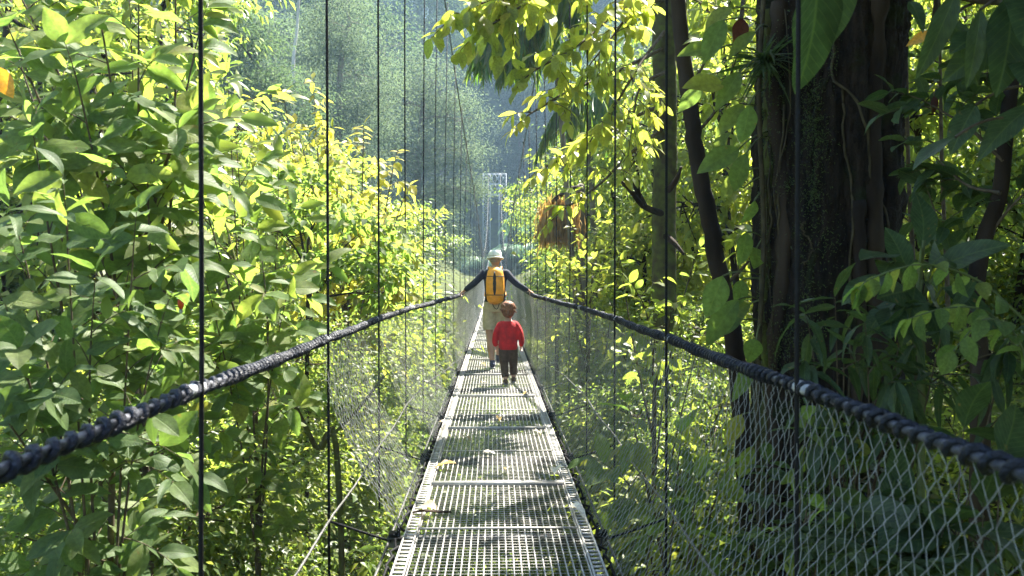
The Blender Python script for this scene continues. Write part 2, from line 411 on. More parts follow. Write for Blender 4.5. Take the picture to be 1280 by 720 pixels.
# deck panels, shared data
PL = 1.97
pb = MB()
for x in np.linspace(-.445, .445, 25):
    pb.box((x, 0, -.012), (.0026, PL / 2 - .006, .011))
bars_me = pb.data('bars', M['steel'], False)
rb = MB()
for y in np.arange(-PL / 2 + .05, PL / 2 - .02, .042):
    rb.box((0, y, -.0045), (.447, .0016, .0012))
rod_me = rb.data('cross_rods', M['steel'], False)
sb = MB()                                          # perforated side channel
for x in (-.030, .030):
    sb.box((x, 0, -.016), (.0035, PL / 2 - .004, .022))
for y in np.arange(-PL / 2 + .03, PL / 2, .056):
    sb.box((0, y, -.006), (.0265, .011, .003))
side_me = sb.data('side_channel', M['steel'], False)
eb = MB(); eb.box((0, 0, 0), (.451, .008, .016)); end_me = eb.data('end_bar', M['steel'], False)
mbm = MB(); mbm.box((0, 0, 0), (.446, .006, .003)); mid_me = mbm.data('middle_bar', M['steel'], False)
npan = 0; d0 = 5.45 - 3 * PL
while d0 + PL <= END:
    dm = d0 + PL / 2; sl = math.atan2(zdeck(d0 + PL) - zdeck(d0), PL)
    def part(name, me, p, par):
        o = bpy.data.objects.new(name, me); o.location = p; link(o, par); return o
    pan = part('deck_panel', bars_me, (XC, dm, float(zdeck(dm))), bridge)
    for k, (nm, me, px, py, pz) in enumerate((('side_channel', side_me, -.487, 0, .004), ('side_channel', side_me, .487, 0, .004),
                                              ('end_bar', end_me, 0, -PL / 2 + .011, .003), ('end_bar', end_me, 0, PL / 2 - .011, .003), ('middle_bar', mid_me, 0, .03, .0035), ('cross_rods', rod_me, 0, 0, 0))):
        part(nm, me, (XC + px, dm + py, float(zdeck(dm)) + pz), pan)
    pan.rotation_euler = (sl, 0, float(rng.normal(0, .002)))
    pan.location.z += float(rng.normal(0, .0025))
    d0 += PL; npan += 1

# crossbeams with hangers, clamps, shackles
hd = 2.6 + 2.0 * np.arange(-2, 42)
main = {}
for sgn in (-1, 1):
    dd = np.linspace(-8, END, 90)
    main[sgn] = MB().tube(np.stack([XC + sgn * (xhang(dd) + .0), dd, zmain(dd)], 1), .014, 8).build('main_cable', M['cable_grey'], bridge)
for d in hd:
    zb = float(zdeck(d)) - .085; xh = float(xhang(d))
    b = MB(); b.box((XC, d, zb), (.64, .022, .006)); b.box((XC, d + .018, zb - .034), (.64, .0045, .03))
    beam = b.build('crossbeam', M['dull_steel'], bridge, False)
    for sgn in (-1, 1):
        x = XC + sgn * xh
        jx, jy = rng.normal(0, .012, 2)
        P = np.array([[x, d, zb - .42], [x, d, zb + .6], [x + jx * .4, d + jy * .2, zb + 1.3], [x + jx, d + jy, .5 * (zb + float(zmain(d)))], [x - sgn * .012 * min(4, float(zmain(d))), d, float(zmain(d))]])
        r = .0080 if d < 16 else .0085
        h = MB().tube(P, r, 7).build('hanger_cable', M['cable_black'], bridge)
        MB().tube([(x, d, zb + .10), (XC + sgn * .62, d, zb - .02)], .0075, 6).build('side_strut', M['cable_black'], beam)
        if d < 14:
            sh = MB(); a = np.linspace(0, 2 * np.pi, 13)
            sh.tube(np.stack([np.full(13, XC + sgn * .575), d + .028 * np.cos(a), zb + .03 + .045 * np.sin(a)], 1), .0075, 6, False)
            sh.box((XC + sgn * .60, d, zb + .022), (.03, .03, .012))
            sh.build('shackle', M['cable_black'], h, False)

# handrails with lashing
for sgn in (-1, 1):
    def railpt(d):
        sag = .009 * np.abs(np.sin((d - 2.6) / 2.0 * np.pi))
        return np.stack([XC + sgn * xrail(d), d, zrail(d) - sag], -1)
    dd = np.concatenate([np.linspace(-1.4, 20, 160), np.linspace(20.6, END, 70)])
    core = MB().tube(railpt(dd), np.where(dd < 20, .0125, .016), 9).build('handrail_rope', M['rope_grey'], bridge)
    # one continuous helix; loose turns near the viewer, tight turns further along
    d = 1.0; ph = 0; pts = []; rr = []
    while d < 24:
        u = ((d - 2.6) / 2.0) % 1.0
        loose = d < (2.5 if sgn < 0 else 2.75)
        pitch = (.075 if sgn < 0 else .07) if loose else (.046 + (.03 if u < .12 or u > .9 else 0) + .012 * math.sin(d * 5))
        pts.append((d, ph)); rr.append(.0105 if loose else .0105)
        ph += 2 * np.pi / 9; d += pitch / 9
    pts = np.array(pts); c = railpt(pts[:, 0])
    off = .0190 + .003 * np.sin(pts[:, 0] * 13)
    HX = c + np.stack([np.cos(pts[:, 1]) * off, np.zeros(len(pts)), np.sin(pts[:, 1]) * off], 1)
    MB().tube(HX, np.array(rr), 5).build('lashing_rope', M['rope_navy'], core)
    for d in hd[1:9]:
        p = railpt(np.array([d - .085, d - .05, d, d + .05, d + .085]))
        MB().tube(p, [.013, .021, .024, .022, .014], 10).build('rail_clamp', M['clamp'] if d < 9 else M['rope_grey'], core)
        q = railpt(np.array([d]))[0]; hx = XC + sgn * float(xhang(d))
        if abs(hx - q[0]) > .03:
            MB().tube(bez(q, (q + np.array([hx, d, q[2]])) / 2 - (0, 0, .02), (hx, d, q[2] + .01), 6), .006, 5).build('tie_rope', M['rope_navy'], core)
    # bottom cables, dark edge rope
    dd = np.concatenate([np.linspace(-1, 20, 60), np.linspace(21, END, 50)])
    xb = XC + sgn * (.60 + .37 * (1 - sstep(9, 14, dd)))
    MB().tube(np.stack([xb, dd, zdeck(dd) + (.03 if sgn < 0 else .11) - .03 * np.abs(np.sin((dd - 2.6) / 2.0 * np.pi))], 1), .0075, 6).build('bottom_cable', M['cable_grey'], bridge)
    MB().tube(np.stack([np.full(len(dd), XC + sgn * .63), dd, zdeck(dd) - .10], 1), .008, 6).build('support_cable', M['cable_grey'], bridge)
    lz = MB(); t = np.arange(2.0, 30, .055)
    lz.tube(np.stack([XC + sgn * (.545 + .022 * np.cos(t * 41)), t, zdeck(t) - .015 + .03 * np.sin(t * 41)], 1), .0075, 4)
    lz.build('edge_lacing', M['cable_black'], bridge)
    # net: zigzag wires from handrail to bottom cable and in to the deck edge
    nb = MB()
    for (da, db, cell, rw) in ((4.5 if sgn < 0 else 1.2, 15, .031, .00125), (15, END - .5, .085, .0026)):
        K = int((db - da) / cell); Mn = 29 if cell < .05 else 15
        dk = da + (np.arange(K) + .5) * cell
        s_ = np.linspace(0, 1, Mn)
        D = dk[:, None] + np.where(np.arange(Mn) % 2 == 0, .5, -.5)[None] * cell * np.where(np.arange(K) % 2 == 0, 1, -1)[:, None] + rng.normal(0, cell * .07, (K, Mn))
        xr, zr = xrail(D), zrail(D) - .02
        xb = .60 + .37 * (1 - sstep(9, 14, D)); zb = zdeck(D) + (.03 if sgn < 0 else .10)
        q = s_[None]; q2 = 0; xb = .555 + 0 * D; zb = zdeck(D) - .03
        X = xr + (xb - xr) * q ** 1.25 + .05 * np.sin(q * np.pi); Z = zr + (zb - zr) * q
        X += rng.normal(0, .003, X.shape)
        P = np.stack([XC + sgn * X, D, Z], -1)
        T = nrm(np.gradient(P, axis=1)); A = nrm(np.cross(T, np.array([1., 0, 0]))); B = np.cross(T, A)
        th = np.arange(3) / 3 * 2 * np.pi
        V = P[:, :, None] + rw * (np.cos(th)[None, None, :, None] * A[:, :, None] + np.sin(th)[None, None, :, None] * B[:, :, None])
        k, m, a = np.meshgrid(np.arange(K), np.arange(Mn - 1), np.arange(3), indexing='ij'); a2 = (a + 1) % 3
        base = k * Mn * 3 + m * 3
        nb.add(V.reshape(-1, 3), np.stack([base + a, base + a2, base + 3 + a2, base + 3 + a], -1).reshape(-1, 4))
    net = nb.build('side_net', M['wire'], bridge)
    net['kind'] = 'stuff'

# far lattice tower
tower = empty('lattice_tower', (XC, END, float(H(0, END)) - .3), 'pale steel lattice portal tower at the far end of the bridge', 'tower')
z0, z1 = float(H(0, END)) - .4, 12.2
for sgn in (-1, 1):
    cx = XC + sgn * .86
    lo, hi = cx - .38, cx + .38
    for x in (lo, hi):
        for y in (END + .1, END + .86):
            MB().box((x, y, (z0 + z1) / 2), (.05, .05, (z1 - z0) / 2)).build('chord', M['tower_paint'], tower, False)
    zz = np.arange(z0, z1 - 2.3, .72)
    for k, z in enumerate(zz):
        a, b = (lo, hi) if k % 2 == 0 else (hi, lo)
        br = MB()
        br.tube([(a, END + .08, z), (b, END + .08, z + .72)], .026, 5); br.tube([(b, END + .88, z), (a, END + .88, z + .72)], .026, 5)
        br.tube([(lo, END + .1, z), (hi, END + .1, z)], .02, 5)
        br.build('brace', M['tower_paint'], tower, False)
beam = MB()
for z in (z1 - .02, z1 - 1.1, z1 - 2.25): beam.box((XC, END + .1, z), (1.28, .045, .05)); beam.box((XC, END + .86, z), (1.28, .045, .05))
beam = beam.build('portal_beam', M['tower_paint'], tower, False)
g = np.linspace(-1.24, 1.24, 5)
for a, b in zip(g[:-1], g[1:]):
    for zl, zh in ((z1 - 2.25, z1 - 1.1), (z1 - 1.1, z1)):
        br = MB(); br.tube([(XC + a, END + .06, zl), (XC + b, END + .06, zh)], .03, 5); br.tube([(XC + b, END + .06, zl), (XC + a, END + .06, zh)], .03, 5)
        mx, mz = XC + (a + b) / 2, (zl + zh) / 2
        an = np.linspace(0, 2 * np.pi, 9)
        br.loft([(mx, END + .02, mz), (mx, END + .10, mz)], (1, 0, 0), .14, .14, 10)
        br.build('brace', M['tower_paint'], beam, False)

# ------------------------------------------------------------------ plants
UP = np.array([0, 0, 1.0])
class Plant:
    def __init__(s): s.mb = MB(); s.mbs = [s.mb]; s.p = []; s.a = []; s.n = []; s.z = []
    def new(s): s.mb = MB(); s.mbs.append(s.mb)
    def leaf(s, p, a, n, z): s.p.append(p); s.a.append(a); s.n.append(n); s.z.append(z)
    def twig(s, P, r, n, size, t0=.2, spread=1.0, droop=.25, face=None, rs=.25, sides=5, tip=True, roll=.75):
        P = np.asarray(P, float)
        s.mb.tube(P, np.linspace(r, r * .35, len(P)), sides, False)
        T = nrm(np.gradient(P, axis=0)); m = len(P) - 1
        for k in range(n):
            t = t0 + (1 - t0) * (k + .5) / n; u = t * m; i = min(int(u), m - 1); f = u - i
            p = P[i] * (1 - f) + P[i + 1] * f; tg = T[i]
            sd = nrm(np.cross(tg, UP) + 1e-6) * (1 if k % 2 else -1)
            ph = rng.normal(0, roll); bn = np.cross(sd, tg)
            ax = nrm(tg * .55 + (np.cos(ph) * sd + np.sin(ph) * bn) * spread + rng.normal(0, .25, 3) - UP * droop * rng.uniform(.2, 1.4))
            nn = UP * .8 + SUNV * .35 + rng.normal(0, .38, 3)
            if face is not None: nn = nn + np.asarray(face)
            s.leaf(p, ax, nn, size * rng.uniform(1 - rs, 1 + rs))
        if tip: s.leaf(P[-1], nrm(T[-1] - UP * droop * .6 + rng.normal(0, .15, 3)), UP + rng.normal(0, .35, 3) + (0 if face is None else np.asarray(face)), size)
    def branch(s, P, r, nch, clen, nleaf, size, t0=.3, ang=.9, sides=6, **kw):
        """a limb with alternate leafy twigs along it"""
        s.new()
        P = np.asarray(P, float)
        s.mb.tube(P, np.linspace(r, r * .35, len(P)), sides, False)
        T = nrm(np.gradient(P, axis=0)); m = len(P) - 1
        for k in range(nch):
            t = t0 + (1 - t0) * (k + rng.uniform(.2, .8)) / nch; u = t * m; i = min(int(u), m - 1); f = u - i
            p = P[i] * (1 - f) + P[i + 1] * f
            dr = nrm(T[i] * .6 + ang * nrm(rng.normal(0, 1, 3) * (1, 1, .55)) + UP * .12)
            L_ = clen * rng.uniform(.6, 1.2) * (1.15 - .45 * t)
            s.twig(bez(p, p + dr * L_ * .5 + UP * .06 * L_, p + dr * L_ - UP * L_ * .22, 6), max(r * .3, .0035), max(2, int(nleaf * rng.uniform(.7, 1.2))), size, **kw)
        dr = T[-1]
        s.twig(bez(P[-1], P[-1] + dr * clen * .4, P[-1] + dr * clen * .8 - UP * clen * .2, 6), max(r * .33, .0035), nleaf, size, **kw)
    def finish(s, par, mat, tpls, nobj=300, join=MID, twigmat=None, leafname='leaf', near=None):
        for b in s.mbs: b.build('branch', twigmat or M['twig'], par)
        if not s.p: return
        p = np.array(s.p); a = nrm(np.array(s.a)); n = nrm(np.array(s.n)); z = np.array(s.z)
        if nobj:
            d = np.maximum(p[:, 1], .3); u = 618 + p[:, 0] / d * 1000; v = 342 - (p[:, 2] - 1.44) / d * 1000
            sc = z / d * np.where((u > -60) & (u < 1340) & (v > -60) & (v < 780) & (p[:, 1] > .5), 1, .01)
            o = np.argsort(-sc); k = o[:nobj]; rest = o[nobj:]
            leaf_objects(leafname, p[k], a[k], n[k], z[k], tpls, mat, par)
        else: rest = np.arange(len(p))
        if len(rest): leaves_join('foliage', p[rest], a[rest], n[rest], z[rest], join, mat, par, 'stuff', smooth=False)

def clump_leaves(c, rad, n, size, sub=14, flat=.45, droop=.35, nr=.42):
    """leaves in layered sub-clusters through an ellipsoid"""
    c = np.asarray(c, float); rad = np.broadcast_to(np.asarray(rad, float), (3,))
    q = nrm(rng.normal(0, 1, (sub, 3))) * (rng.uniform(.25, 1, (sub, 1)) ** .5)
    k = rng.integers(0, sub, n)
    off = rng.normal(0, 1, (n, 3)) * np.array([.30, .30, .30 * flat])
    u = q[k] + off
    p = c + u * rad
    out = nrm(u * (1, 1, .5) + rng.normal(0, .35, (n, 3)))
    ax = nrm(out + rng.normal(0, .5, (n, 3)) - UP * droop)
    nn = nrm(UP * .7 + SUNV * .3 + .55 * nrm(off) + rng.normal(0, nr, (n, 3)))
    return p, ax, nn, size * rng.uniform(.65, 1.3, n), c + q * rad

def tree(name, label, cat, trunk, r, clumps, size, mat, tpl=LO, bark='bark', group=None, sub=14, flat=.45, limbs=True, droop=.35, sides=10, split=True):
    """trunk polyline, limbs to each clump, crown of separate leaf faces. clumps: (centre, radius, leaves)"""
    trunk = np.asarray(trunk, float)
    e = empty(name, trunk[0], label, cat, group)
    P = spline(trunk, max(12, 6 * len(trunk)))
    rr = np.linspace(r, r * .45, len(P)); rr[0] *= 1.35; rr[1] *= 1.15
    wob = np.cumsum(rng.normal(0, r * .06, (len(P), 3)), 0) * (1, 1, 0); wob[0] = 0
    MB().tube(P + wob, rr, sides).build('trunk', M[bark], e)
    lb = MB(); A = []
    for (c, rad, n) in clumps:
        p, ax, nn, sz, subs = clump_leaves(c, rad, n, size, sub, flat, droop)
        A.append((p, ax, nn, sz))
        if limbs:
            c = np.asarray(c, float)
            d = np.linalg.norm(P - c, axis=1) + .6 * np.maximum(0, P[:, 2] - c[2]); k = int(np.argmin(d))
            L_ = np.linalg.norm(P[k] - c)
            lr = max(.012, min(r * .5, .035 * L_))
            mid = (P[k] + c) / 2 + UP * .12 * L_ + rng.normal(0, .06 * L_, 3)
            Q = bez(P[k] + (wob[k]), mid, c, 9)
            if split and lb.V: lb.build('limb', M[bark], e); lb = MB()
            lb.tube(Q, np.linspace(lr, lr * .45, 9), 6, False)
            for sp in subs[:: max(1, len(subs) // 9)]:
                q0 = Q[rng.integers(4, 9)]
                lb.tube(bez(q0, (q0 + sp) / 2 + rng.normal(0, .05 * L_, 3), sp, 5), np.linspace(lr * .4, lr * .12, 5), 4, False)
    if limbs and lb.V: lb.build('limb' if split else 'limbs', M[bark], e)
    p, ax, nn, sz = (np.concatenate([a[k] for a in A]) for k in range(4))
    leaves_join('crown', p, ax, nn, sz, tpl, M[mat], e)
    return e

# --- prototypes on the far hillside, copied one by one
def forest_proto(h, w, mat, n, size, seed, cols=None):
    cl = []
    r_ = np.random.default_rng(seed)
    for k in range(9):
        a = r_.uniform(0, 2 * np.pi); q = r_.uniform(.15, .8) * w / 2; z = h * (.22 + .7 * (k + r_.uniform(0, 1)) / 9)
        cl.append(((q * np.cos(a), q * np.sin(a), z), (w * .27, w * .27, h * .13), n // 9))
    cl.append(((0, 0, h * .92), (w * .25, w * .25, h * .1), n // 9))
    return tree('forest_tree', 'x', 'tree', [(0, 0, -.8), (.3, 0, h * .4), (-.2, .2, h * .85)], .028 * h ** .9 * .5 + .05, cl, size, mat, LO, 'bark_grey', sub=12, flat=.6, sides=7, split=False)
protos = [forest_proto(17, 9, 'leaf_forest', 17000, .23, 1), forest_proto(22, 10, 'leaf_forest', 20000, .25, 2), forest_proto(14, 8.5, 'leaf_silver', 15000, .22, 3),
          forest_proto(19, 8, 'leaf_silver', 16000, .23, 4), forest_proto(12, 8, 'leaf_forest', 14000, .21, 5)]
spots = []
for y in np.arange(96, 150, 7.5):
    for x in np.arange(-66, 67, 7.5):
        spots.append((x + rng.uniform(-3, 3), y + rng.uniform(-3, 3)))
for y in np.arange(40, 96, 8):
    for x in list(np.arange(-62, -9, 8.0)) + list(np.arange(14, 60, 8.0)):
        if x < 0 and y < 56 and x > -16: continue
        if x > 0 and y < 60 and x < 20: continue
        spots.append((x + rng.uniform(-3, 3), y + rng.uniform(-3, 3)))
used = set()
GF = 'forest trees on the hazy far hillside'
for q, (x, y) in enumerate(spots):
    if abs(x) < 5.5 and y < 95: continue
    if abs(x) > .70 * y + 6: continue
    k = int(rng.integers(len(protos)))
    o = protos[k] if k not in used else copy_tree(protos[k]); used.add(k)
    sc = rng.uniform(.8, 1.2)
    o.location = (x, y, float(H(x, y))); o.rotation_euler = (0, 0, rng.uniform(0, 6.28)); o.scale = (sc, sc, sc * rng.uniform(.9, 1.1))
    o['label'] = 'forest tree of the hazy wood covering the far hillside'; o['group'] = GF

def clumps_at(L_):
    """(px, py, d, rx, ry, rz, n)"""
    return [(at(a, b, d), (rx, ry, rz), n) for a, b, d, rx, ry, rz, n in L_]
def root(px, d, dx=0):
    x = (px - 618) / 1000 * d + dx
    return np.array([x, d, float(H(x, d)) - .3])

# --- middle distance, left of the bridge
tree('pale_tree', 'tall pale-leaved hazy tree left of the far tower, crown hanging beside the bridge', 'tree', [root(520, 46), at(522, 260, 46), at(530, 120, 46)], .3,
     clumps_at([(545, 105, 46, 2.6, 2.4, 1.6, 6480), (505, 130, 46, 2.4, 2.2, 1.5, 6048), (575, 150, 46, 1.6, 2, 1.6, 4752), (545, 185, 45, 2.6, 2, 1.6, 6480), (490, 190, 45, 2.2, 2, 1.6, 5184),
                (570, 235, 46, 1.5, 2, 1.8, 5184), (530, 250, 45, 2.0, 2, 1.8, 5616), (560, 300, 45, 1.5, 2, 1.6, 4320), (510, 310, 45, 2.0, 2, 1.8, 5184)]), .12, 'leaf_silver', bark='bark_grey', sub=16, flat=.6)
tree('grey_tree', 'tall grey-green hazy tree with rounded crown behind the left hanger cables', 'tree', [root(425, 40), at(425, 200, 40), at(430, 60, 40)], .28,
     clumps_at([(440, 30, 40, 2.2, 2, 1.8, 6048), (410, 70, 40, 1.9, 2, 1.6, 5184), (455, 95, 40, 2.2, 2, 1.6, 5616), (425, 140, 39, 2.2, 2, 1.6, 5616), (460, 180, 40, 1.9, 2, 1.8, 4752), (420, 220, 40, 2.3, 2, 1.8, 5184)]), .115, 'leaf_silver', bark='bark_grey', sub=16, flat=.6)
tree('slim_tree', 'tree with very tall slim pale bare trunk in front of the hazy hillside', 'tree', [root(366, 36), at(368, 120, 36), at(374, 40, 36), at(379, -40, 36)], .10,
     clumps_at([(385, -75, 36, 2.2, 2.2, 1.1, 3888), (350, -70, 36, 1.8, 2.2, .9, 2592)]), .14, 'leaf_forest', bark='bark_pale', sides=8)
tree('dark_tree', 'dark green rounded tree behind the bushes at the foot of the left hillside', 'tree', [root(330, 30), at(332, 200, 30), at(330, 90, 30)], .25,
     clumps_at([(320, 70, 30, 1.7, 2, 1.2, 4752), (350, 120, 30, 1.5, 2, 1.1, 4320), (300, 130, 30, 1.7, 2, 1.1, 4320), (290, 40, 30, 1.6, 2, 1.2, 4320), (335, 190, 29, 2.2, 2, 1.5, 5616)]), .12, 'leaf_forest', sub=16)
tree('green_tree', 'mid green tree with dark curving limbs below the yellow one, left of the bridge', 'tree', [root(380, 8.2), at(385, 440, 8.2), at(392, 375, 8)], .032,
     clumps_at([(400, 270, 8, .5, .5, .25, 360), (440, 300, 7.8, .5, .5, .25, 360), (470, 330, 8, .35, .4, .25, 260), (355, 290, 8.2, .5, .5, .25, 340), (420, 335, 7.8, .45, .4, .22, 280), (480, 365, 8.2, .25, .4, .22, 180), (365, 235, 8.4, .5, .5, .25, 330)]), .105, 'leaf_green', tpl=MID, bark='bark', sub=9)

# --- near broad-leaved shrubs, left
def shrub(name, label, cat, base, stems, mat, tpls, size, nch, clen, nleaf, nobj=300, join=MID, r=.02, twigmat=None, group=None, **kw):
    e = empty(name, base, label, cat, group)
    pl = Plant(); base = np.asarray(base, float)
    tips = np.array([t for t, _ in stems], float)
    hub = tips.mean(0); hub[2] = tips[:, 2].min() - .35; hub[1] += .35
    trunk = spline([base, base * .5 + hub * .5 + rng.normal(0, .12, 3) * (1, 1, 0), hub], 14)
    pl.mb.tube(trunk, np.linspace(r * 1.9, r * 1.1, 14), 7, False)
    kw.pop('t0', None)
    for (tip, midoff) in stems:
        tip = np.asarray(tip, float); b = trunk[rng.integers(9, 14)]
        mid = (b * .5 + tip * .5) + np.asarray(midoff, float) + UP * .1 + rng.normal(0, .08, 3)
        pl.branch(bez(b, mid, tip, 14), r * .7, nch, clen, nleaf, size, t0=.12, **kw)
    pl.finish(e, M[mat], tpls, nobj, join, twigmat)
    return e
Z3 = (0, 0, 0)
shrub('broadleaf_shrub', 'big sunlit broad-leaved shrub filling the upper left beside the nearest hanger cable', 'shrub', root(120, 4.6, .1),
      [(at(30, 60, 4.4), Z3), (at(110, 130, 4.3), (0, 0, .3)), (at(180, 40, 4.6), Z3), (at(230, 170, 4.5), (.1, 0, .3)), (at(60, 230, 4.1), Z3), (at(190, 250, 4.4), (0, 0, .25)), (at(250, 60, 5.0), Z3), (at(20, -30, 4.8), Z3), (at(130, 10, 4.7), Z3), (at(225, -20, 4.9), Z3)],
      'leaf_green', HI + [leaf_hi(.66, .2, .1, seed=60), LANCE[1], leaf_hi(.5, .3, -.12, seed=62, wav=.07)], .21, 11, .5, 7, face=(0, -1.0, -.1), rs=.4)
shrub('lower_shrub', 'green shrub with drooping oval leaves just above the near left handrail', 'shrub', root(60, 3.7, .1),
      [(at(40, 330, 3.5), Z3), (at(120, 400, 3.5), (0, 0, .25)), (at(170, 330, 3.7), (0, 0, .2)), (at(30, 430, 3.4), Z3), (at(90, 290, 3.6), Z3), (at(200, 420, 3.9), (0, 0, .25)), (at(5, 510, 3.3), Z3)],
      'leaf_mid', HI + [LANCE[0], LANCE[1], leaf_hi(.48, .35, -.1, seed=63, wav=.07)], .165, 9, .42, 6, r=.014, face=(0, -.7, 0), rs=.4)
shrub('upright_shrub', 'shrub with large upright oval leaf pairs between the two nearest left hanger cables', 'shrub', root(300, 5.4),
      [(at(300, 200, 5.4), Z3), (at(260, 260, 5.2), (0, 0, .2)), (at(330, 330, 5.0), (0, 0, .2)), (at(355, 390, 5.2), (0, 0, .2)), (at(270, 390, 5.0), Z3), (at(350, 240, 5.8), Z3), (at(290, 130, 5.8), Z3), (at(240, 440, 4.9), Z3)],
      'leaf_green', HI, .18, 9, .46, 6, r=.014, face=(0, -.8, 0), rs=.4)
shrub('lime_shrub', 'lime yellow backlit shrub high behind the big broad-leaved one at the upper left', 'shrub', root(130, 7.2),
      [(at(60, 60, 7), Z3), (at(170, 30, 7), Z3), (at(230, 110, 7.2), Z3), (at(30, 170, 6.8), Z3), (at(260, 180, 7), Z3), (at(140, 130, 7), Z3), (at(100, -20, 7.3), Z3), (at(200, 230, 6.9), Z3), (at(262, 40, 7.6), Z3), (at(310, 160, 7.6), Z3), (at(10, 0, 7.3), Z3), (at(80, 250, 6.9), Z3)],
      'leaf_lime', HI, .20, 10, .75, 7, r=.022, nobj=250, face=(0, -.8, 0), rs=.4)
shrub('yellow_tree', 'bright yellow-green tree reaching towards the left handrail beyond the hanger cables', 'tree', root(400, 11.5),
      [(at(a, b, d), Z3) for a, b, d in ((455, 190, 11), (405, 165, 11.5), (490, 222, 10.8), (440, 245, 10.6), (500, 262, 10.8), (498, 318, 11), (360, 140, 12), (470, 300, 10.5), (418, 210, 11), (482, 362, 10.8), (380, 185, 11.5), (330, 150, 12), (345, 215, 11.5), (430, 285, 10.8), (395, 130, 12), (475, 255, 11.2))],
      'leaf_gold', HI, .165, 14, .6, 8, r=.03, droop=.7, face=(0, -.4, 0), rs=.4)
# leaning bare stem behind the left net
e = empty('leaning_sapling', root(440, 6.2), 'thin bare leaning stem crossing behind the left net below the handrail', 'sapling')
pl = Plant()
pl.branch(spline([root(440, 6.2), at(425, 640, 6.0), at(395, 560, 5.9), at(350, 470, 5.9), at(312, 385, 6.0), at(290, 300, 6.2)], 26), .03, 6, .5, 5, .13, t0=.7)
pl.mb.tube(spline([at(395, 560, 5.9), at(440, 520, 6.1), at(480, 470, 6.4)], 10), .012, 5)
pl.finish(e, M['leaf_green'], HI, 60, twigmat=M['bark_moss'])

# --- bushes that fill the gully on both sides, copies of three kinds
def bush_proto(mat, size, n, seed, tpl=LO):
    r_ = np.random.default_rng(seed); cl = []
    for k in range(9):
        a = r_.uniform(0, 6.28); q = r_.uniform(.2, .9)
        cl.append(((q * np.cos(a), q * np.sin(a), r_.uniform(.5, 2.3)), (.62, .62, .42), n // 9))
    return tree('gully_bush', 'x', 'bush', [(0, 0, -.4), (.05, 0, .5), (-.05, .05, 1.6)], .035, cl, size, mat, tpl, 'twig', sub=12, flat=.55, sides=6, split=False)
bp = [bush_proto('leaf_small', .066, 10500, 21), bush_proto('leaf_small', .055, 12500, 22), bush_proto('leaf_lime', .062, 10500, 23), bush_proto('leaf_small', .085, 4500, 24, MID)]
ub = set()
def put_bush(x, y, sc, k, z=None, label=None, group=None, lift=0):
    o = bp[k] if k not in ub else copy_tree(bp[k]); ub.add(k)
    o.location = (x, y, (float(H(x, y)) if z is None else z) + lift); o.rotation_euler = (rng.normal(0, .08), rng.normal(0, .08), rng.uniform(0, 6.28)); o.scale = (sc, sc, sc)
    o['label'] = label; o['group'] = group
GL = ('small-leaved bush of the dense thicket in the gully left of the bridge', 'bushes in the gully left of the bridge')
GR = ('small-leaved bush of the sunlit thicket right of the bridge', 'bushes right of the bridge')
GU = ('low green bush down in the gully under the grating deck', 'bushes under the bridge')
for y in (6.2, 8.4, 10.6, 13, 16, 20, 25, 31):
    for k in range(6 if y < 18 else 5):
        x = -(1.9 + .1 * y) - k * (1.35 + .055 * y) + rng.uniform(-.5, .5)
        yy = y + rng.uniform(-.8, .8)
        put_bush(x, yy, rng.uniform(1.15, 1.6) * (1 + .035 * y), int(rng.choice([0, 0, 1, 1, 2, 3])), label=GL[0], group=GL[1])
for y in (7, 10, 13.5, 17, 21, 26, 32):
    for k in range(5):
        x = (2.2 + .12 * y) + k * (1.4 + .06 * y) + rng.uniform(-.5, .5)
        put_bush(x, y + rng.uniform(-.8, .8), rng.uniform(1.15, 1.6) * (1 + .035 * y), int(rng.choice([0, 1, 2, 2])), label=GR[0], group=GR[1])
for y in (5, 8, 11, 14.5, 18.5, 23, 29, 36, 43):
    for x in (-1.3, 1.0):
        put_bush(x + rng.uniform(-.5, .5), y + rng.uniform(-1, 1), rng.uniform(1.0, 1.4) * (1 + .008 * y), int(rng.choice([0, 1, 2])), label=GU[0], group=GU[1])
# tall thickets close to the bridge
def thicket_proto(mat, size, n, seed):
    r_ = np.random.default_rng(seed); cl = []
    for k in range(14):
        a = r_.uniform(0, 6.28); q = r_.uniform(.1, .75)
        cl.append(((q * np.cos(a), q * np.sin(a), .6 + 5.0 * (k + r_.uniform(0, 1)) / 14), (.62, .62, .40), n // 14))
    return tree('tall_bush', 'x', 'bush', [(0, 0, -.4), (.1, .05, 1.8), (-.05, -.05, 3.4), (.05, 0, 5.0)], .03, cl, size, mat, LO, 'twig', sub=12, flat=.5, sides=6, split=False)
kp = [thicket_proto('leaf_small', .062, 15000, 61), thicket_proto('leaf_small', .05, 18000, 62), thicket_proto('leaf_lime', .058, 13000, 63)]
uk = set()
GTL = ('tall dense small-leaved bush standing below the left handrail', 'tall bushes left of the bridge')
GTR = ('tall dense small-leaved bush standing behind the right net', 'tall bushes right of the bridge')
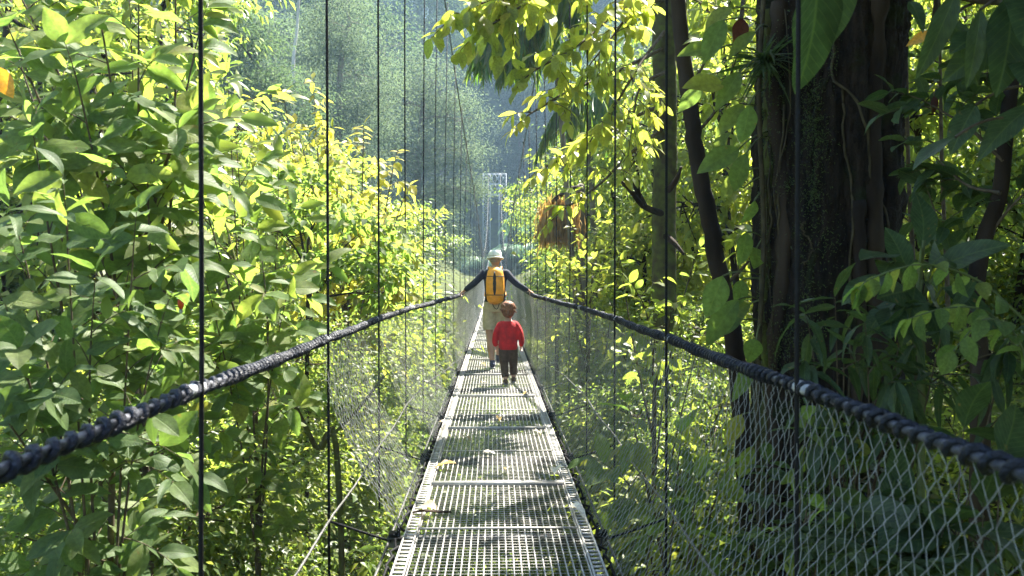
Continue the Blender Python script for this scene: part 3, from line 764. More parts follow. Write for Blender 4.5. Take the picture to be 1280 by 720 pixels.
for px, d, top, k, g in ((20, 4.9, 640, 1, GTL), (95, 5.1, 610, 0, GTL), (165, 5.0, 650, 1, GTL), (235, 5.3, 600, 1, GTL), (300, 5.5, 615, 2, GTL), (360, 5.7, 600, 1, GTL), (430, 6.4, 600, 1, GTL), (30, 6.0, 560, 0, GTL), (110, 6.4, 520, 1, GTL), (190, 6.2, 560, 0, GTL), (265, 6.8, 500, 1, GTL), (335, 7.0, 520, 2, GTL), (70, 7.6, 470, 1, GTL), (160, 7.8, 450, 2, GTL), (235, 8.2, 440, 0, GTL), (310, 8.6, 420, 1, GTL), (375, 9.0, 430, 2, GTL), (425, 9.6, 430, 0, GTL),
                        (465, 11, 430, 1, GTL), (495, 13, 420, 2, GTL), (400, 7.4, 560, 1, GTL), (20, 9.4, 420, 1, GTL), (120, 9.8, 400, 0, GTL), (200, 10.4, 400, 1, GTL), (-50, 7, 500, 1, GTL), (520, 17, 410, 1, GTL), (455, 15, 390, 2, GTL),
                        (770, 9.4, 500, 1, GTR), (860, 8.8, 500, 0, GTR), (905, 9.6, 430, 2, GTR), (745, 11, 450, 1, GTR), (720, 14, 420, 0, GTR), (800, 12, 420, 0, GTR), (870, 12.5, 380, 2, GTR), (925, 10.5, 420, 0, GTR), (1150, 8.5, 520, 0, GTR), (1230, 8.0, 480, 2, GTR), (700, 18, 400, 2, GTR), (775, 16, 380, 2, GTR), (1290, 9, 440, 0, GTR)):
    o = kp[k] if k not in uk else copy_tree(kp[k]); uk.add(k)
    x = (px - 618) / 1000 * d; x = math.copysign(max(abs(x), 2.35), x); z = float(H(x, d)); s_ = (1.44 + (342 - top) / 1000 * d - z) / 5.9
    o.location = (x, d, z); o.rotation_euler = (0, 0, rng.uniform(0, 6.28)); o.scale = (.55 + .5 * s_, .55 + .5 * s_, s_)
    o['label'], o['group'] = g
# second storey of the thickets: taller slender trees
tp = []
def sapl_proto(mat, size, n, seed, tpl=LO):
    r_ = np.random.default_rng(seed); cl = []
    for k in range(10):
        a = r_.uniform(0, 6.28); q = r_.uniform(.2, 1.1)
        cl.append(((q * np.cos(a), q * np.sin(a), r_.uniform(2.4, 6.2)), (.75, .75, .4), n // 10))
    return tree('understory_tree', 'x', 'tree', [(0, 0, -.4), (.12, 0, 2.2), (-.08, .1, 4), (.1, 0, 5.8)], .06, cl, size, mat, tpl, 'bark', sub=10, flat=.4, sides=7, split=False)
tp = [sapl_proto('leaf_lime', .115, 4600, 31, MID), sapl_proto('leaf_small', .10, 6500, 32), sapl_proto('leaf_yellow', .12, 4200, 33, MID)]
ut = set()
def put_tree(px, d, top, k, label, group, sx=1):
    o = tp[k] if k not in ut else copy_tree(tp[k]); ut.add(k)
    x = (px - 618) / 1000 * d; z = float(H(x, d)); ztop = 1.44 + (342 - top) / 1000 * d
    s_ = (ztop - z) / 6.5
    o.location = (x, d, z); o.rotation_euler = (0, 0, rng.uniform(0, 6.28)); o.scale = (sx * (.45 + .55 * s_), sx * (.45 + .55 * s_), s_)
    o['label'] = label; o['group'] = group
GLT = ('slender leafy tree of the wood behind the shrubs left of the bridge', 'slender trees left of the bridge')
GRT = ('slender sunlit tree of the wood right of the bridge behind the big trunk', 'slender trees right of the bridge')
for px, d, top, k in ((20, 10, -60, 1), (120, 11, -60, 0), (215, 12, -20, 1), (60, 14, -80, 2), (170, 15, -70, 1), (290, 13, 170, 1), (330, 15, 190, 0), (250, 17, 60, 1), (0, 18, -80, 1), (110, 19, -80, 0), (390, 18, 230, 1), (450, 20, 260, 0), (320, 22, 160, 1),
                      (-60, 12, -60, 1), (-120, 16, -60, 0), (480, 27, 280, 1), (520, 32, 300, 1)):
    put_tree(px, d, top, k, *GLT)
for px, d, top, k in ((800, 17, 180, 0), (820, 19, 100, 2), (918, 15, -40, 0), (905, 16, -60, 2), (950, 20, -60, 0), (790, 24, 60, 1), (770, 22, 190, 0), (850, 22, -40, 1), (1160, 11, -60, 0), (1220, 13, -60, 2), (1290, 11, -60, 1), (1130, 17, -60, 1), (1260, 17, -70, 0), (1340, 14, -60, 0), (700, 28, 240, 1),
                      (760, 33, 130, 1), (1000, 25, -60, 1), (1190, 21, -60, 2), (690, 38, 250, 0)):
    put_tree(px, d, top, k, *GRT)

# ------------------------------------------------------------------ the big dark trunk, right
TX, TY, TR = 2.56, 6.1, .545
big = empty('giant_tree', (TX, TY, float(H(TX, TY)) - .3), 'giant dark mossy tree trunk with hanging vines close to the bridge on the right', 'tree')
zr_ = np.concatenate([np.linspace(float(H(TX, TY)) - .5, -1.5, 24)[:-1], np.linspace(-1.5, 4.5, 260), np.linspace(4.5, 10, 22)[1:]]); NS = 220
th = np.arange(NS) / NS * 2 * np.pi
_gr = [(nt_, nz_, am, np.random.default_rng(70 + nt_).uniform(-1, 1, (nt_, nz_))) for nt_, nz_, am in ((9, 9, .060), (22, 22, .050), (46, 60, .034), (96, 150, .022), (150, 330, .012))]
def bark_noise(t, z):
    """layered value noise round the trunk, stretched along it"""
    o = 0
    for nt_, nz_, am, g in _gr:
        u = (np.asarray(t) / (2 * np.pi) % 1.0) * nt_; v = np.clip((np.asarray(z) + 8) / 20, 0, .999) * (nz_ - 1)
        i0 = np.floor(u).astype(int) % nt_; j0 = np.floor(v).astype(int); fu = u - np.floor(u); fv = v - j0
        fu = fu * fu * (3 - 2 * fu); fv = fv * fv * (3 - 2 * fv); i1 = (i0 + 1) % nt_; j1 = np.minimum(j0 + 1, nz_ - 1)
        q = g[i0, j0] * (1 - fu) * (1 - fv) + g[i1, j0] * fu * (1 - fv) + g[i0, j1] * (1 - fu) * fv + g[i1, j1] * fu * fv
        o = o + am * (1 - 2 * np.abs(q) if nt_ > 20 else q)
    return o
def trunk_r(t, z):
    t = np.asarray(t, float); z = np.asarray(z, float)
    r = TR * (1 + .35 * np.exp(-(z + 6.3) / 1.6) - .012 * np.maximum(0, z - 2))
    f = .085 * np.abs(np.sin(2.5 * t + .22 * z + .8)) ** .6 + .035 * np.sin(6 * t - .5 * z + .7 * np.sin(z * .6)) + .02 * np.sin(11 * t + .9 * np.sin(z * .9 + t * 2)) + bark_noise(t, z) - .05
    return r * (.92 + f)
tt, zz = np.meshgrid(th, zr_)
rr_ = trunk_r(tt, zz) * (1 + rng.normal(0, .006, tt.shape))
lean = .03 * (zz - 1)
TV = np.stack([TX + lean * .15 + rr_ * np.cos(tt), TY + rr_ * np.sin(tt), zz], -1).reshape(-1, 3)
i, j = np.meshgrid(np.arange(len(zr_) - 1), np.arange(NS), indexing='ij'); j2 = (j + 1) % NS
TF = np.stack([i * NS + j, i * NS + j2, (i + 1) * NS + j2, (i + 1) * NS + j], -1).reshape(-1, 4)
b_ = MB(); b_.add(TV, TF); b_.build('trunk', M['bark_old'], big)
def on_trunk(px, py, out=.0):
    x = (px - 618) / 1000 * 5.62; z = 1.44 + (342 - py) / 1000 * 5.62
    c = np.clip((x - TX) / TR, -.98, .98); t = -math.acos(c) if True else 0
    r = float(trunk_r(t, z)) + out
    return np.array([TX + r * math.cos(t), TY + r * math.sin(t), z])
def trunk_line(pts, r, out, mat, name='vine', n=36):
    P = spline([on_trunk(a, b, out) for a, b in pts], n); P += rng.normal(0, .006, P.shape)
    return MB().tube(P, r * (1 + .18 * np.sin(np.arange(n) * 1.9)), 7).build(name, M[mat], big)
trunk_line([(1040, -10), (1042, 60), (1040, 95), (1062, 118), (1078, 150), (1088, 185), (1092, 225), (1108, 250), (1114, 275), (1112, 340), (1118, 430), (1110, 560)], .010, .02, 'vine')
trunk_line([(1040, 80), (1030, 110), (1020, 160), (1016, 215), (1030, 245), (1034, 280), (1022, 320), (1018, 360), (1026, 450), (1016, 560), (1022, 730)], .026, -.004, 'bark_old')
trunk_line([(1052, 110), (1056, 140), (1056, 185), (1064, 230), (1066, 280), (1060, 360), (1064, 480), (1058, 640)], .009, .010, 'vine')
trunk_line([(1015, 275), (1012, 285), (1022, 310), (1014, 330)], .007, .03, 'vine')
trunk_line([(968, -10), (966, 90), (960, 160), (966, 260), (962, 380), (970, 500), (968, 700)], .045, .01, 'bark_moss')
trunk_line([(990, -10), (985, 120), (992, 300), (984, 470), (990, 720)], .06, -.01, 'bark')
trunk_line([(1100, -10), (1104, 150), (1098, 300), (1110, 500), (1104, 720)], .07, -.015, 'bark')
trunk_line([(1072, 250), (1078, 400), (1070, 560), (1080, 720)], .05, -.01, 'bark')
for k in range(14):                                 # thin roots and hanging fibres down the left face
    x0 = rng.uniform(948, 1000); y0 = rng.uniform(-10, 200); L_ = rng.uniform(100, 330)
    trunk_line([(x0, y0), (x0 + rng.uniform(-8, 8), y0 + L_ * .4), (x0 + rng.uniform(-12, 12), y0 + L_ * .75), (x0 + rng.uniform(-14, 14), y0 + L_)], rng.uniform(.004, .010), .03, 'vine', 'root', 18)
# moss in small tufts along the left side
mp, ma, mn, ms = [], [], [], []
mcl = [(rng.choice([rng.normal(962, 10), rng.normal(1022, 9), rng.normal(985, 12)]), rng.uniform(-20, 720), rng.uniform(3, 8), rng.uniform(8, 34)) for _ in range(75)]
for k in range(8500):
    mc = mcl[k % 75]; px = mc[0] + rng.normal(0, mc[2]); py = mc[1] + rng.normal(0, mc[3])
    p = on_trunk(px, py, .02 + abs(rng.normal(0, .02)))
    mp.append(p); ma.append(rng.normal(0, .6, 3) + (-.2, -.7, -.5)); mn.append(rng.normal(0, 1, 3) + UP * .5); ms.append(rng.uniform(.010, .026))
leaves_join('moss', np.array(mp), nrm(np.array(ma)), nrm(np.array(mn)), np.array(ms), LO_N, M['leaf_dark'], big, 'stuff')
# its unseen crown at right; clumps overhead and behind the camera added for shade
lb = MB(); A = []
for c, rad, n in (((5.2, 8.0, 6.6), (1.9, 1.7, 1.0), 1500), ((6.6, 10.2, 8.2), (2.0, 2.0, 1.1), 1500), ((4.2, 7.0, 5.4), (1.3, 1.2, .8), 1000), ((7.2, 8.0, 7.0), (2.0, 1.8, 1.1), 1400), ((5.6, 6.0, 5.2), (1.6, 1.6, .9), 1200),
                  ((5.4, 10.0, 7.4), (1.6, 1.6, .9), 1200), ((8.4, 11.0, 9.0), (2, 2, 1.1), 1200), ((4.9, 5.2, 4.6), (1.3, 1.3, .8), 900), ((6.8, 6.2, 6.2), (1.6, 1.6, .9), 1000), ((4.4, 8.8, 6.3), (1.2, 1.2, .8), 900), ((3.4, 5.4, 4.9), (1.2, 1.0, .6), 800), ((3.6, 4.2, 4.6), (1.1, 1.0, .6), 700), ((3.6, 5.9, 7.0), (1.3, 1.3, .7), 1300), ((4.6, 7.0, 8.3), (1.4, 1.4, .8), 1300), ((2.9, 4.6, 6.2), (1.0, 1.1, .6), 900), ((4.6, 4.0, 6.0), (1.2, 1.2, .7), 900), ((2.3, 4.1, 5.4), (.9, .9, .5), 900), ((3.1, 5.2, 4.6), (.8, .8, .4), 700), ((2.3, 4.7, 6.7), (.9, .9, .5), 1000), ((3.0, 2.6, 4.3), (1.2, 1.2, .5), 1300), ((2.1, 3.2, 4.7), (1.0, 1.0, .5), 1200), ((3.6, 1.0, 4.2), (1.3, 1.3, .5), 1300), ((4.7, 2.8, 4.4), (1.3, 1.3, .6), 1200), ((2.2, .6, 4.6), (1.1, 1.2, .5), 1200), ((2.6, -1.2, 4.4), (1.3, 1.3, .5), 1300), ((4.4, -.6, 4.0), (1.4, 1.4, .6), 1200), ((5.8, 1.4, 4.0), (1.4, 1.4, .7), 1100), ((6.2, 3.6, 4.6), (1.4, 1.4, .7), 1100), ((5.2, 1.0, 1.6), (1.3, 1.6, 1.2), 1400), ((4.4, -1.6, 2.0), (1.3, 1.4, 1.2), 1400), ((3.0, -3.2, 2.4), (1.3, 1.1, 1.2), 1300), ((5.6, 3.4, 2.2), (1.1, 1.2, 1.1), 1200), ((2.6, -2.6, .4), (1.2, 1.0, 1.0), 1100), ((4.6, -.4, .0), (1.2, 1.4, 1.1), 1200), ((5.4, 2.6, .0), (1.0, 1.3, 1.1), 1100), ((1.6, 2.0, 5.2), (.9, 1.2, .5), 1100)):
    p, ax, nn, sz, subs = clump_leaves(c, rad, n, .24, 14, .4); A.append((p, ax, nn, sz))
    s0 = np.array([TX + .1, TY, min(9, max(4.5, c[2] - 1.0))]); Q = bez(s0, (s0 + np.array(c)) / 2 + UP * .4, c, 9)
    lb.tube(Q, np.linspace(.12, .04, 9), 7, False)
    for sp in subs[::3]: lb.tube(bez(Q[6], (Q[6] + sp) / 2, sp, 4), np.linspace(.03, .01, 4), 4, False)
lb.build('limbs', M['bark'], big)
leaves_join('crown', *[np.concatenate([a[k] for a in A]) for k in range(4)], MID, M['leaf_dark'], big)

# ------------------------------------------------------------------ slender and mossy trees on the right
e = empty('slender_tree', root(945, 7.0), 'slender dark leaning tree between the mossy tree and the giant trunk', 'tree')
MB().tube(spline([root(945, 7.0), at(945, 760, 7.0), at(938, 640, 7.0), at(932, 540, 6.95), at(920, 430, 6.9), at(903, 350, 6.9), at(885, 260, 6.9), at(868, 170, 6.9), at(856, 80, 6.95), at(846, -10, 7.0), at(838, -110, 7.1)], 70)
          + rng.normal(0, .005, (70, 3)), np.linspace(.092, .062, 70), 10).build('trunk', M['bark'], e)
pl = Plant()
for a, b_, c in ((( 868, 170), (900, 130), (925, 60)), ((860, 110), (880, 80), (905, 20)), ((905, 360), (935, 330), (952, 300)), ((846, 0), (830, -60), (800, -90)), ((850, -20), (900, -70), (930, -90))):
    pl.branch(spline([at(*a, 6.9), at(*b_, 6.8), at(*c, 6.7)], 10), .018, 5, .4, 5, .16)
pl.finish(e, M['leaf_lime'], HI, 120)

e = empty('mossy_tree', root(832, 10.5), 'mossy-trunked tree whose yellow-green leafy boughs hang out over the bridge', 'tree')
tp_ = spline([root(836, 10.5), at(836, 560, 10.5), at(833, 420, 10.5), at(831, 300, 10.5), at(832, 160, 10.5), at(830, 40, 10.5), at(828, -80, 10.5)], 60)
MB().tube(tp_ + rng.normal(0, .008, (60, 3)), np.linspace(.17, .15, 60), 14).build('trunk', M['bark_moss'], e)
pl = Plant()
kw = dict(droop=.75, spread=.9, t0=.18)
for pts, n, cl, nl, sz in (([(830, -60, 10.45), (720, -45, 8.8), (640, -12, 8.0), (572, 22, 7.6)], 20, .42, 7, .21), ([(830, -70, 10.45), (760, -30, 9), (680, -5, 8.2), (605, 38, 7.8)], 18, .42, 7, .21),
                           ([(830, 0, 10.45), (780, 10, 9.2), (725, 55, 8.4), (670, 88, 8.0)], 15, .38, 7, .19), ([(830, 60, 10.45), (770, 90, 9.2), (710, 115, 8.6), (664, 142, 8.4)], 15, .36, 6, .17),
                           ([(830, 130, 10.45), (785, 150, 9.8), (735, 180, 9.6), (690, 205, 9.4)], 12, .42, 6, .16), ([(830, 160, 10.45), (790, 190, 9.6), (750, 230, 9.3), (705, 262, 9.2)], 12, .42, 6, .15),
                           ([(830, -20, 10.45), (800, 0, 9.4), (770, 40, 8.8), (742, 75, 8.6)], 14, .42, 7, .20), ([(830, 40, 10.3), (800, 80, 9.6), (770, 130, 9.2), (742, 170, 9.0)], 15, .42, 7, .18),
                           ([(835, -10, 10.3), (870, 0, 9.8), (900, 30, 9.5)], 8, .42, 6, .18), ([(831, 90, 10.3), (800, 110, 9.8), (790, 160, 9.4)], 9, .42, 6, .17), ([(831, -60, 10.3), (740, -90, 9), (640, -50, 8.4)], 16, .42, 7, .2)):
    pl.branch(spline([at(*q) for q in pts], 16), .026, n, cl, nl, sz, **{**kw, 't0': .3})
pl.finish(e, M['leaf_yellow'], HI, 300, twigmat=M['twig'])
pl2 = Plant()                                          # dark crooked dead limbs on its trunk
d_ = MB()
for pts in ([(832, 268, 10.4), (806, 258, 10.2), (790, 240, 10.0), (772, 222, 9.9)], [(806, 258, 10.2), (796, 236, 10.1), (792, 222, 10.1)], [(830, 292, 10.4), (845, 305, 10.2), (856, 318, 10.1)], [(834, 240, 10.4), (846, 225, 10.3), (852, 208, 10.2)]):
    d_.tube(spline([at(*q) for q in pts], 12), np.linspace(.05, .018, 12), 7)
o = d_.build('dead_limbs', M['bark'], e)

# sunlit shrubs right of the deck
shrub('sunny_shrub', 'sunlit yellow-green shrub rising just right of the person in the red top', 'shrub', root(765, 12.5), [(at(712, 335, 12.5), Z3), (at(745, 300, 12.3), Z3), (at(775, 330, 12.2), Z3), (at(720, 305, 13), Z3), (at(775, 280, 12.6), Z3), (at(702, 358, 12.8), Z3), (at(740, 345, 12), Z3)], 'leaf_yellow', HI, .15, 9, .55, 6, t0=.5, nobj=120)
shrub('rail_shrub', 'shrub with round lime leaves poking above the right handrail before the mossy trunk', 'shrub', root(835, 7.8), [(at(800, 370, 7.6), Z3), (at(840, 390, 7.4), Z3), (at(865, 340, 7.6), Z3), (at(780, 350, 8), Z3), (at(820, 420, 7.6), Z3), (at(870, 450, 7.4), Z3)], 'leaf_lime', HI, .15, 6, .42, 5, t0=.55, nobj=140)
shrub('net_shrub', 'broad-leaved shrub growing low behind the right net beside the deck', 'shrub', root(800, 5.6), [(at(795, 540, 5.6), Z3), (at(850, 580, 5.4), Z3), (at(870, 640, 5.3), Z3), (at(820, 660, 5.4), Z3), (at(900, 620, 5.4), Z3), (at(780, 600, 5.8), Z3), (at(930, 690, 5.2), Z3)], 'leaf_green', BIG, .25, 4, .4, 3, t0=.55, nobj=110)

# big-leaved climber on the left flank of the giant trunk
def petioles(par, specs, mat, tpls, pr=.006, jit=.12, pmat='stem_green', nobj=300):
    """specs: (origin, leaf base, leaf direction, normal, size)"""
    pl = Plant()
    for o_, b0, dr, nn, sz in specs:
        o_ = np.asarray(o_, float); b0 = np.asarray(b0, float)
        pl.mb.tube(bez(o_, (o_ + b0) / 2 + UP * .12 * np.linalg.norm(b0 - o_), b0, 7), pr, 5, False)
        pl.leaf(b0, nrm(np.asarray(dr, float) + rng.normal(0, jit, 3)), np.asarray(nn, float) + rng.normal(0, jit, 3), sz)
    pl.finish(par, M[mat], tpls, nobj, twigmat=M[pmat])
cl_ = empty('climbing_plant', at(950, 500, 5.9), 'climbing plant with big oval leaves hanging off the left flank of the giant trunk', 'climber')
sp = []
for bx, by, tx, ty, sz in ((905, 25, 858, 58, .33), (900, 60, 852, 92, .32), (925, 90, 880, 140, .30), (905, 105, 840, 125, .34), (930, 130, 900, 170, .30), (880, 108, 835, 140, .26), (925, 185, 868, 232, .36), (915, 165, 888, 200, .24),
                           (935, 190, 918, 250, .32), (930, 235, 905, 268, .22), (905, 345, 862, 390, .32), (925, 375, 866, 432, .40), (940, 380, 890, 410, .34), (930, 350, 900, 360, .22), (948, 425, 916, 450, .24), (935, 290, 905, 330, .26),
                           (915, 10, 885, 40, .28), (945, 40, 915, 70, .24), (930, 400, 885, 425, .3), (940, 460, 915, 500, .26), (925, 215, 905, 300, .24), (948, 310, 925, 350, .26), (938, 130, 925, 200, .3), (945, 250, 930, 300, .24), (930, 520, 900, 560, .26), (945, 560, 915, 610, .28)):
    d_b = rng.uniform(5.4, 6.0)
    b0 = at(bx, by, d_b); t0_ = at(tx, ty, d_b - rng.uniform(-.1, .25))
    sp.append((at(957 + rng.uniform(-4, 8), by - rng.uniform(-10, 25), 5.95), b0, t0_ - b0, UP * .55 + np.array([.1, -.75, 0]), sz))
petioles(cl_, sp, 'leaf_green', BIG)
MB().tube(spline([at(955, 760, 5.9), at(950, 500, 5.85), at(957, 300, 5.85), at(950, 120, 5.85), at(956, -20, 5.9)], 40), .018, 7).build('stem', M['vine'], cl_)

# tufted epiphyte
ep = empty('epiphyte', at(958, 75, 5.75), 'spiky grass-like epiphyte tuft high on the left side of the giant trunk', 'epiphyte')
p = []; a = []; n = []; z = []
for k in range(80):
    an = rng.uniform(0, 6.28); el = rng.uniform(-.2, 1.1)
    p.append(at(958, 78, 5.72) + rng.normal(0, .02, 3)); a.append((-.35 + np.cos(an) * np.cos(el), -.4 + np.sin(an) * np.cos(el), np.sin(el))); n.append(UP + rng.normal(0, .4, 3)); z.append(rng.uniform(.18, .42))
NARROW = [leaf_hi(.07, .55, .2, rows=7, peak=.3, wav=0, seed=20), leaf_hi(.06, .9, .2, rows=7, peak=.3, wav=0, seed=21)]
leaf_objects('blade', np.array(p), nrm(np.array(a)), nrm(np.array(n)), np.array(z), NARROW, M['leaf_dark'], ep)

# ------------------------------------------------------------------ dark foreground plants, right
fp = empty('large_leaf_plant', root(1165, 3.5), 'shaded plant with very large oval leaves in front of the giant trunk on the right', 'plant')
sp = []
for bx, by, tx, ty, sz, f in ((1122, 320, 1046, 318, .27, .9), (1120, 330, 1052, 340, .26, .9), (1110, 345, 1040, 372, .25, .8), (1140, 340, 1132, 270, .24, .1), (1158, 310, 1165, 240, .28, .2), (1175, 325, 1215, 262, .36, .4), (1180, 335, 1240, 285, .3, .5),
                              (1140, 365, 1088, 385, .26, .3), (1150, 360, 1135, 410, .28, .2), (1165, 380, 1190, 410, .22, .5), (1160, 350, 1200, 345, .26, .8), (1130, 375, 1070, 400, .26, .7), (1185, 360, 1250, 340, .3, .6), (1120, 385, 1060, 430, .24, .7)):
    b0 = at(bx, by, 3.5); t_ = at(tx, ty, 3.35 + rng.uniform(-.12, .12)); sp.append((at(1158 + rng.uniform(-10, 10), 390 + rng.uniform(-20, 20), 3.55), b0, t_ - b0, UP * f + np.array([0, -1, 0]) * (1.05 - f), sz))
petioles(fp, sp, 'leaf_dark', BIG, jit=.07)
MB().tube(spline([root(1165, 3.5), at(1160, 600, 3.5), at(1155, 385, 3.55), at(1160, 300, 3.5)], 24), np.linspace(.022, .010, 24), 7).build('stem', M['stem_green'], fp)

fr = empty('pinnate_plant', root(1240, 3.2), 'shaded arching frond with two rows of rounded leaflets in front of the large-leaved plant', 'plant')
pl = Plant()
ROUND = [leaf_hi(.62, .35, .15, rows=7, peak=.5, seed=30), leaf_hi(.55, .5, .2, rows=7, peak=.5, seed=31)]
for pts, n in (([(1290, 400, 3.0), (1230, 350, 3.0), (1160, 330, 2.95), (1095, 348, 2.9), (1078, 362, 2.9)], 17), ([(1300, 470, 3.1), (1250, 395, 3.05), (1195, 385, 3.0), (1140, 400, 3.0)], 12), ([(1310, 500, 3.0), (1280, 420, 2.95), (1240, 400, 2.9), (1200, 440, 2.9)], 10)):
    pl.twig(spline([at(*q) for q in pts], 14), .006, n, .10, droop=.9, spread=.9, t0=.1, rs=.15, roll=.2)
pl.finish(fr, M['leaf_green'], ROUND, 120, twigmat=M['stem_green'])
MB().tube(spline([root(1240, 3.2), at(1300, 600, 3.1), at(1295, 440, 3.05)], 14), .014, 6).build('stem', M['stem_green'], fr)

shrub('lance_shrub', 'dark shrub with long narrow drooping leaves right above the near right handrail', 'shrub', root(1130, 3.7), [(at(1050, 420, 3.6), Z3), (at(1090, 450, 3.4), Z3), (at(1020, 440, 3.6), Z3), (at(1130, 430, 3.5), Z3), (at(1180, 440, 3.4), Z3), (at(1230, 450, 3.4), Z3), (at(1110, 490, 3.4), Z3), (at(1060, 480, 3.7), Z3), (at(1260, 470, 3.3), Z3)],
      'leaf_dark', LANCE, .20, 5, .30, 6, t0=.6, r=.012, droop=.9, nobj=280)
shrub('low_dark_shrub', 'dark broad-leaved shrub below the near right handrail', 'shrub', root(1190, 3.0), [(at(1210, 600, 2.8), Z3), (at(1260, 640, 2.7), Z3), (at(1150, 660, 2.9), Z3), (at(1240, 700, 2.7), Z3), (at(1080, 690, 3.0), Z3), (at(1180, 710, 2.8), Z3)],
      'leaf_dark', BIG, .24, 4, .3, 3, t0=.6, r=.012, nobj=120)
shrub('pale_sprig', 'small pale green sprig standing out against the dark trunk behind the right net', 'plant', root(1060, 3.6), [(at(1045, 575, 3.5), Z3), (at(1075, 610, 3.5), Z3), (at(1030, 640, 3.6), Z3), (at(1010, 560, 3.6), Z3)], 'leaf_green', HI, .14, 3, .22, 3, t0=.7, r=.008, nobj=60)
shrub('trunk_foot_shrub', 'shadowy shrub at the foot of the giant trunk behind the right net', 'shrub', root(985, 5.0), [(at(960, 620, 4.9), Z3), (at(1000, 660, 4.8), Z3), (at(950, 700, 4.8), Z3), (at(1040, 640, 4.9), Z3), (at(1090, 600, 4.9), Z3)], 'leaf_dark', HI, .17, 5, .35, 5, t0=.6, nobj=140)

# ferns at the lower right corner
for q, (px, py, dd, lab) in enumerate(((1075, 725, 2.9, 'fern with a silvery arching frond low in front of the giant trunk'), (1140, 735, 2.7, 'fern beside the dark broad-leaved shrub at the bottom right'))):
    c0 = at(px, py + 25, dd); e = empty('fern', c0, lab, 'fern', 'ferns below the right handrail')
    for k in range(9):
        an = k / 9 * 6.28 + rng.uniform(-.2, .2); tipv = np.array([np.cos(an), np.sin(an) * .8, 0]) * .34
        P = bez(c0, c0 + tipv * .5 + UP * .32, c0 + tipv + UP * .12, 16)
        f_ = Plant(); f_.twig(P, .004, 30, .085, droop=.15, spread=1.2, t0=.08, rs=.1, roll=.1)
        pp = np.array(f_.p); tpar = np.arange(len(pp)) / len(pp); zz_ = .10 * np.sin(np.clip(tpar * 1.02 + .12, 0, 1) * np.pi) ** .7 + .012
        fo = f_.mb.build('frond', M['stem_green'], e)
        leaves_join('leaflets', pp, nrm(np.array(f_.a)), nrm(np.array(f_.n)), zz_, leaf_mid(.3, .2, .1), M['leaf_dark'], fo)

# overhead leaves
ov = empty('overhead_plant', at(1330, 20, 3.0), 'dark overhanging spray of long pointed leaves at the upper right corner', 'plant')
sp = []
for bx, by, tx, ty, sz in ((1290, 20, 1212, 105, .36), (1270, -10, 1195, 45, .36), (1200, -15, 1128, 75, .34), (1190, 20, 1155, 112, .30), (1250, -20, 1190, 10, .3), (1140, 0, 1110, 60, .22), (1160, -10, 1105, 12, .24), (1230, 10, 1175, 60, .28), (1290, -20, 1240, 60, .34), (1300, 50, 1235, 130, .34), (1240, 40, 1195, 95, .24), (1300, 130, 1240, 175, .28), (1225, 130, 1180, 190, .22), (1200, 170, 1160, 210, .2)):
    dd = 3.0 + rng.uniform(-.25, .35); b0 = at(bx, by, dd); t_ = at(tx, ty, dd - .1); sp.append((at(bx + 60, by - 25, dd + .1), b0, t_ - b0, UP * .6 + np.array([0, -.5, 0]) + rng.normal(0, .2, 3), sz))
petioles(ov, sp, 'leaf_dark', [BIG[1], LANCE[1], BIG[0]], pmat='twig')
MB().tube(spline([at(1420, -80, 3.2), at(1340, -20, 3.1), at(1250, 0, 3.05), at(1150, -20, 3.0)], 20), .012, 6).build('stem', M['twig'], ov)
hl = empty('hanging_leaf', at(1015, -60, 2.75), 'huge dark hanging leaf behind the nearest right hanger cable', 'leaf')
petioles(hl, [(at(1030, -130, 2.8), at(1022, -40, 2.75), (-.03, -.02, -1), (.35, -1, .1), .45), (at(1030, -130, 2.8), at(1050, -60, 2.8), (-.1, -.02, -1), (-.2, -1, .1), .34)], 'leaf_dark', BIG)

# right-edge leaning tree with thin saplings behind
e = empty('crooked_tree', root(1232, 4.4), 'crooked dark stem leaning out at the right edge of the picture', 'tree')
MB().tube(spline([root(1232, 4.4), at(1236, 600, 4.3), at(1235, 470, 4.3), at(1228, 370, 4.3), at(1238, 300, 4.3), at(1258, 240, 4.25), at(1266, 150, 4.2), at(1278, 60, 4.2), at(1300, -60, 4.2)], 50), np.linspace(.055, .032, 50), 9).build('trunk', M['bark'], e)
pl = Plant()
for pts in ([(1228, 370, 4.3), (1200, 330, 4.4), (1170, 250, 4.6)], [(1262, 200, 4.2), (1220, 160, 4.3), (1170, 130, 4.4)], [(1240, 300, 4.3), (1270, 260, 4.2), (1300, 230, 4.1)], [(1270, 120, 4.2), (1240, 80, 4.5), (1200, 90, 4.6)], [(1258, 240, 4.2), (1215, 230, 4.4), (1180, 200, 4.5)]):
    pl.branch(spline([at(*q) for q in pts], 10), .012, 6, .34, 5, .15)
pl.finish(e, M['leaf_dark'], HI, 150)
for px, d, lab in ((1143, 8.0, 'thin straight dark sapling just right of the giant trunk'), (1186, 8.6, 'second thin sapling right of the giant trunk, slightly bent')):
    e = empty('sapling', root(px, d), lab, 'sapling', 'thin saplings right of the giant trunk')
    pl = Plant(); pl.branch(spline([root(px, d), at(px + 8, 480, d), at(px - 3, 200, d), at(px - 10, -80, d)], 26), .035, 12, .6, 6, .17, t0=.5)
    pl.finish(e, M['leaf_dark'], HI, 90)

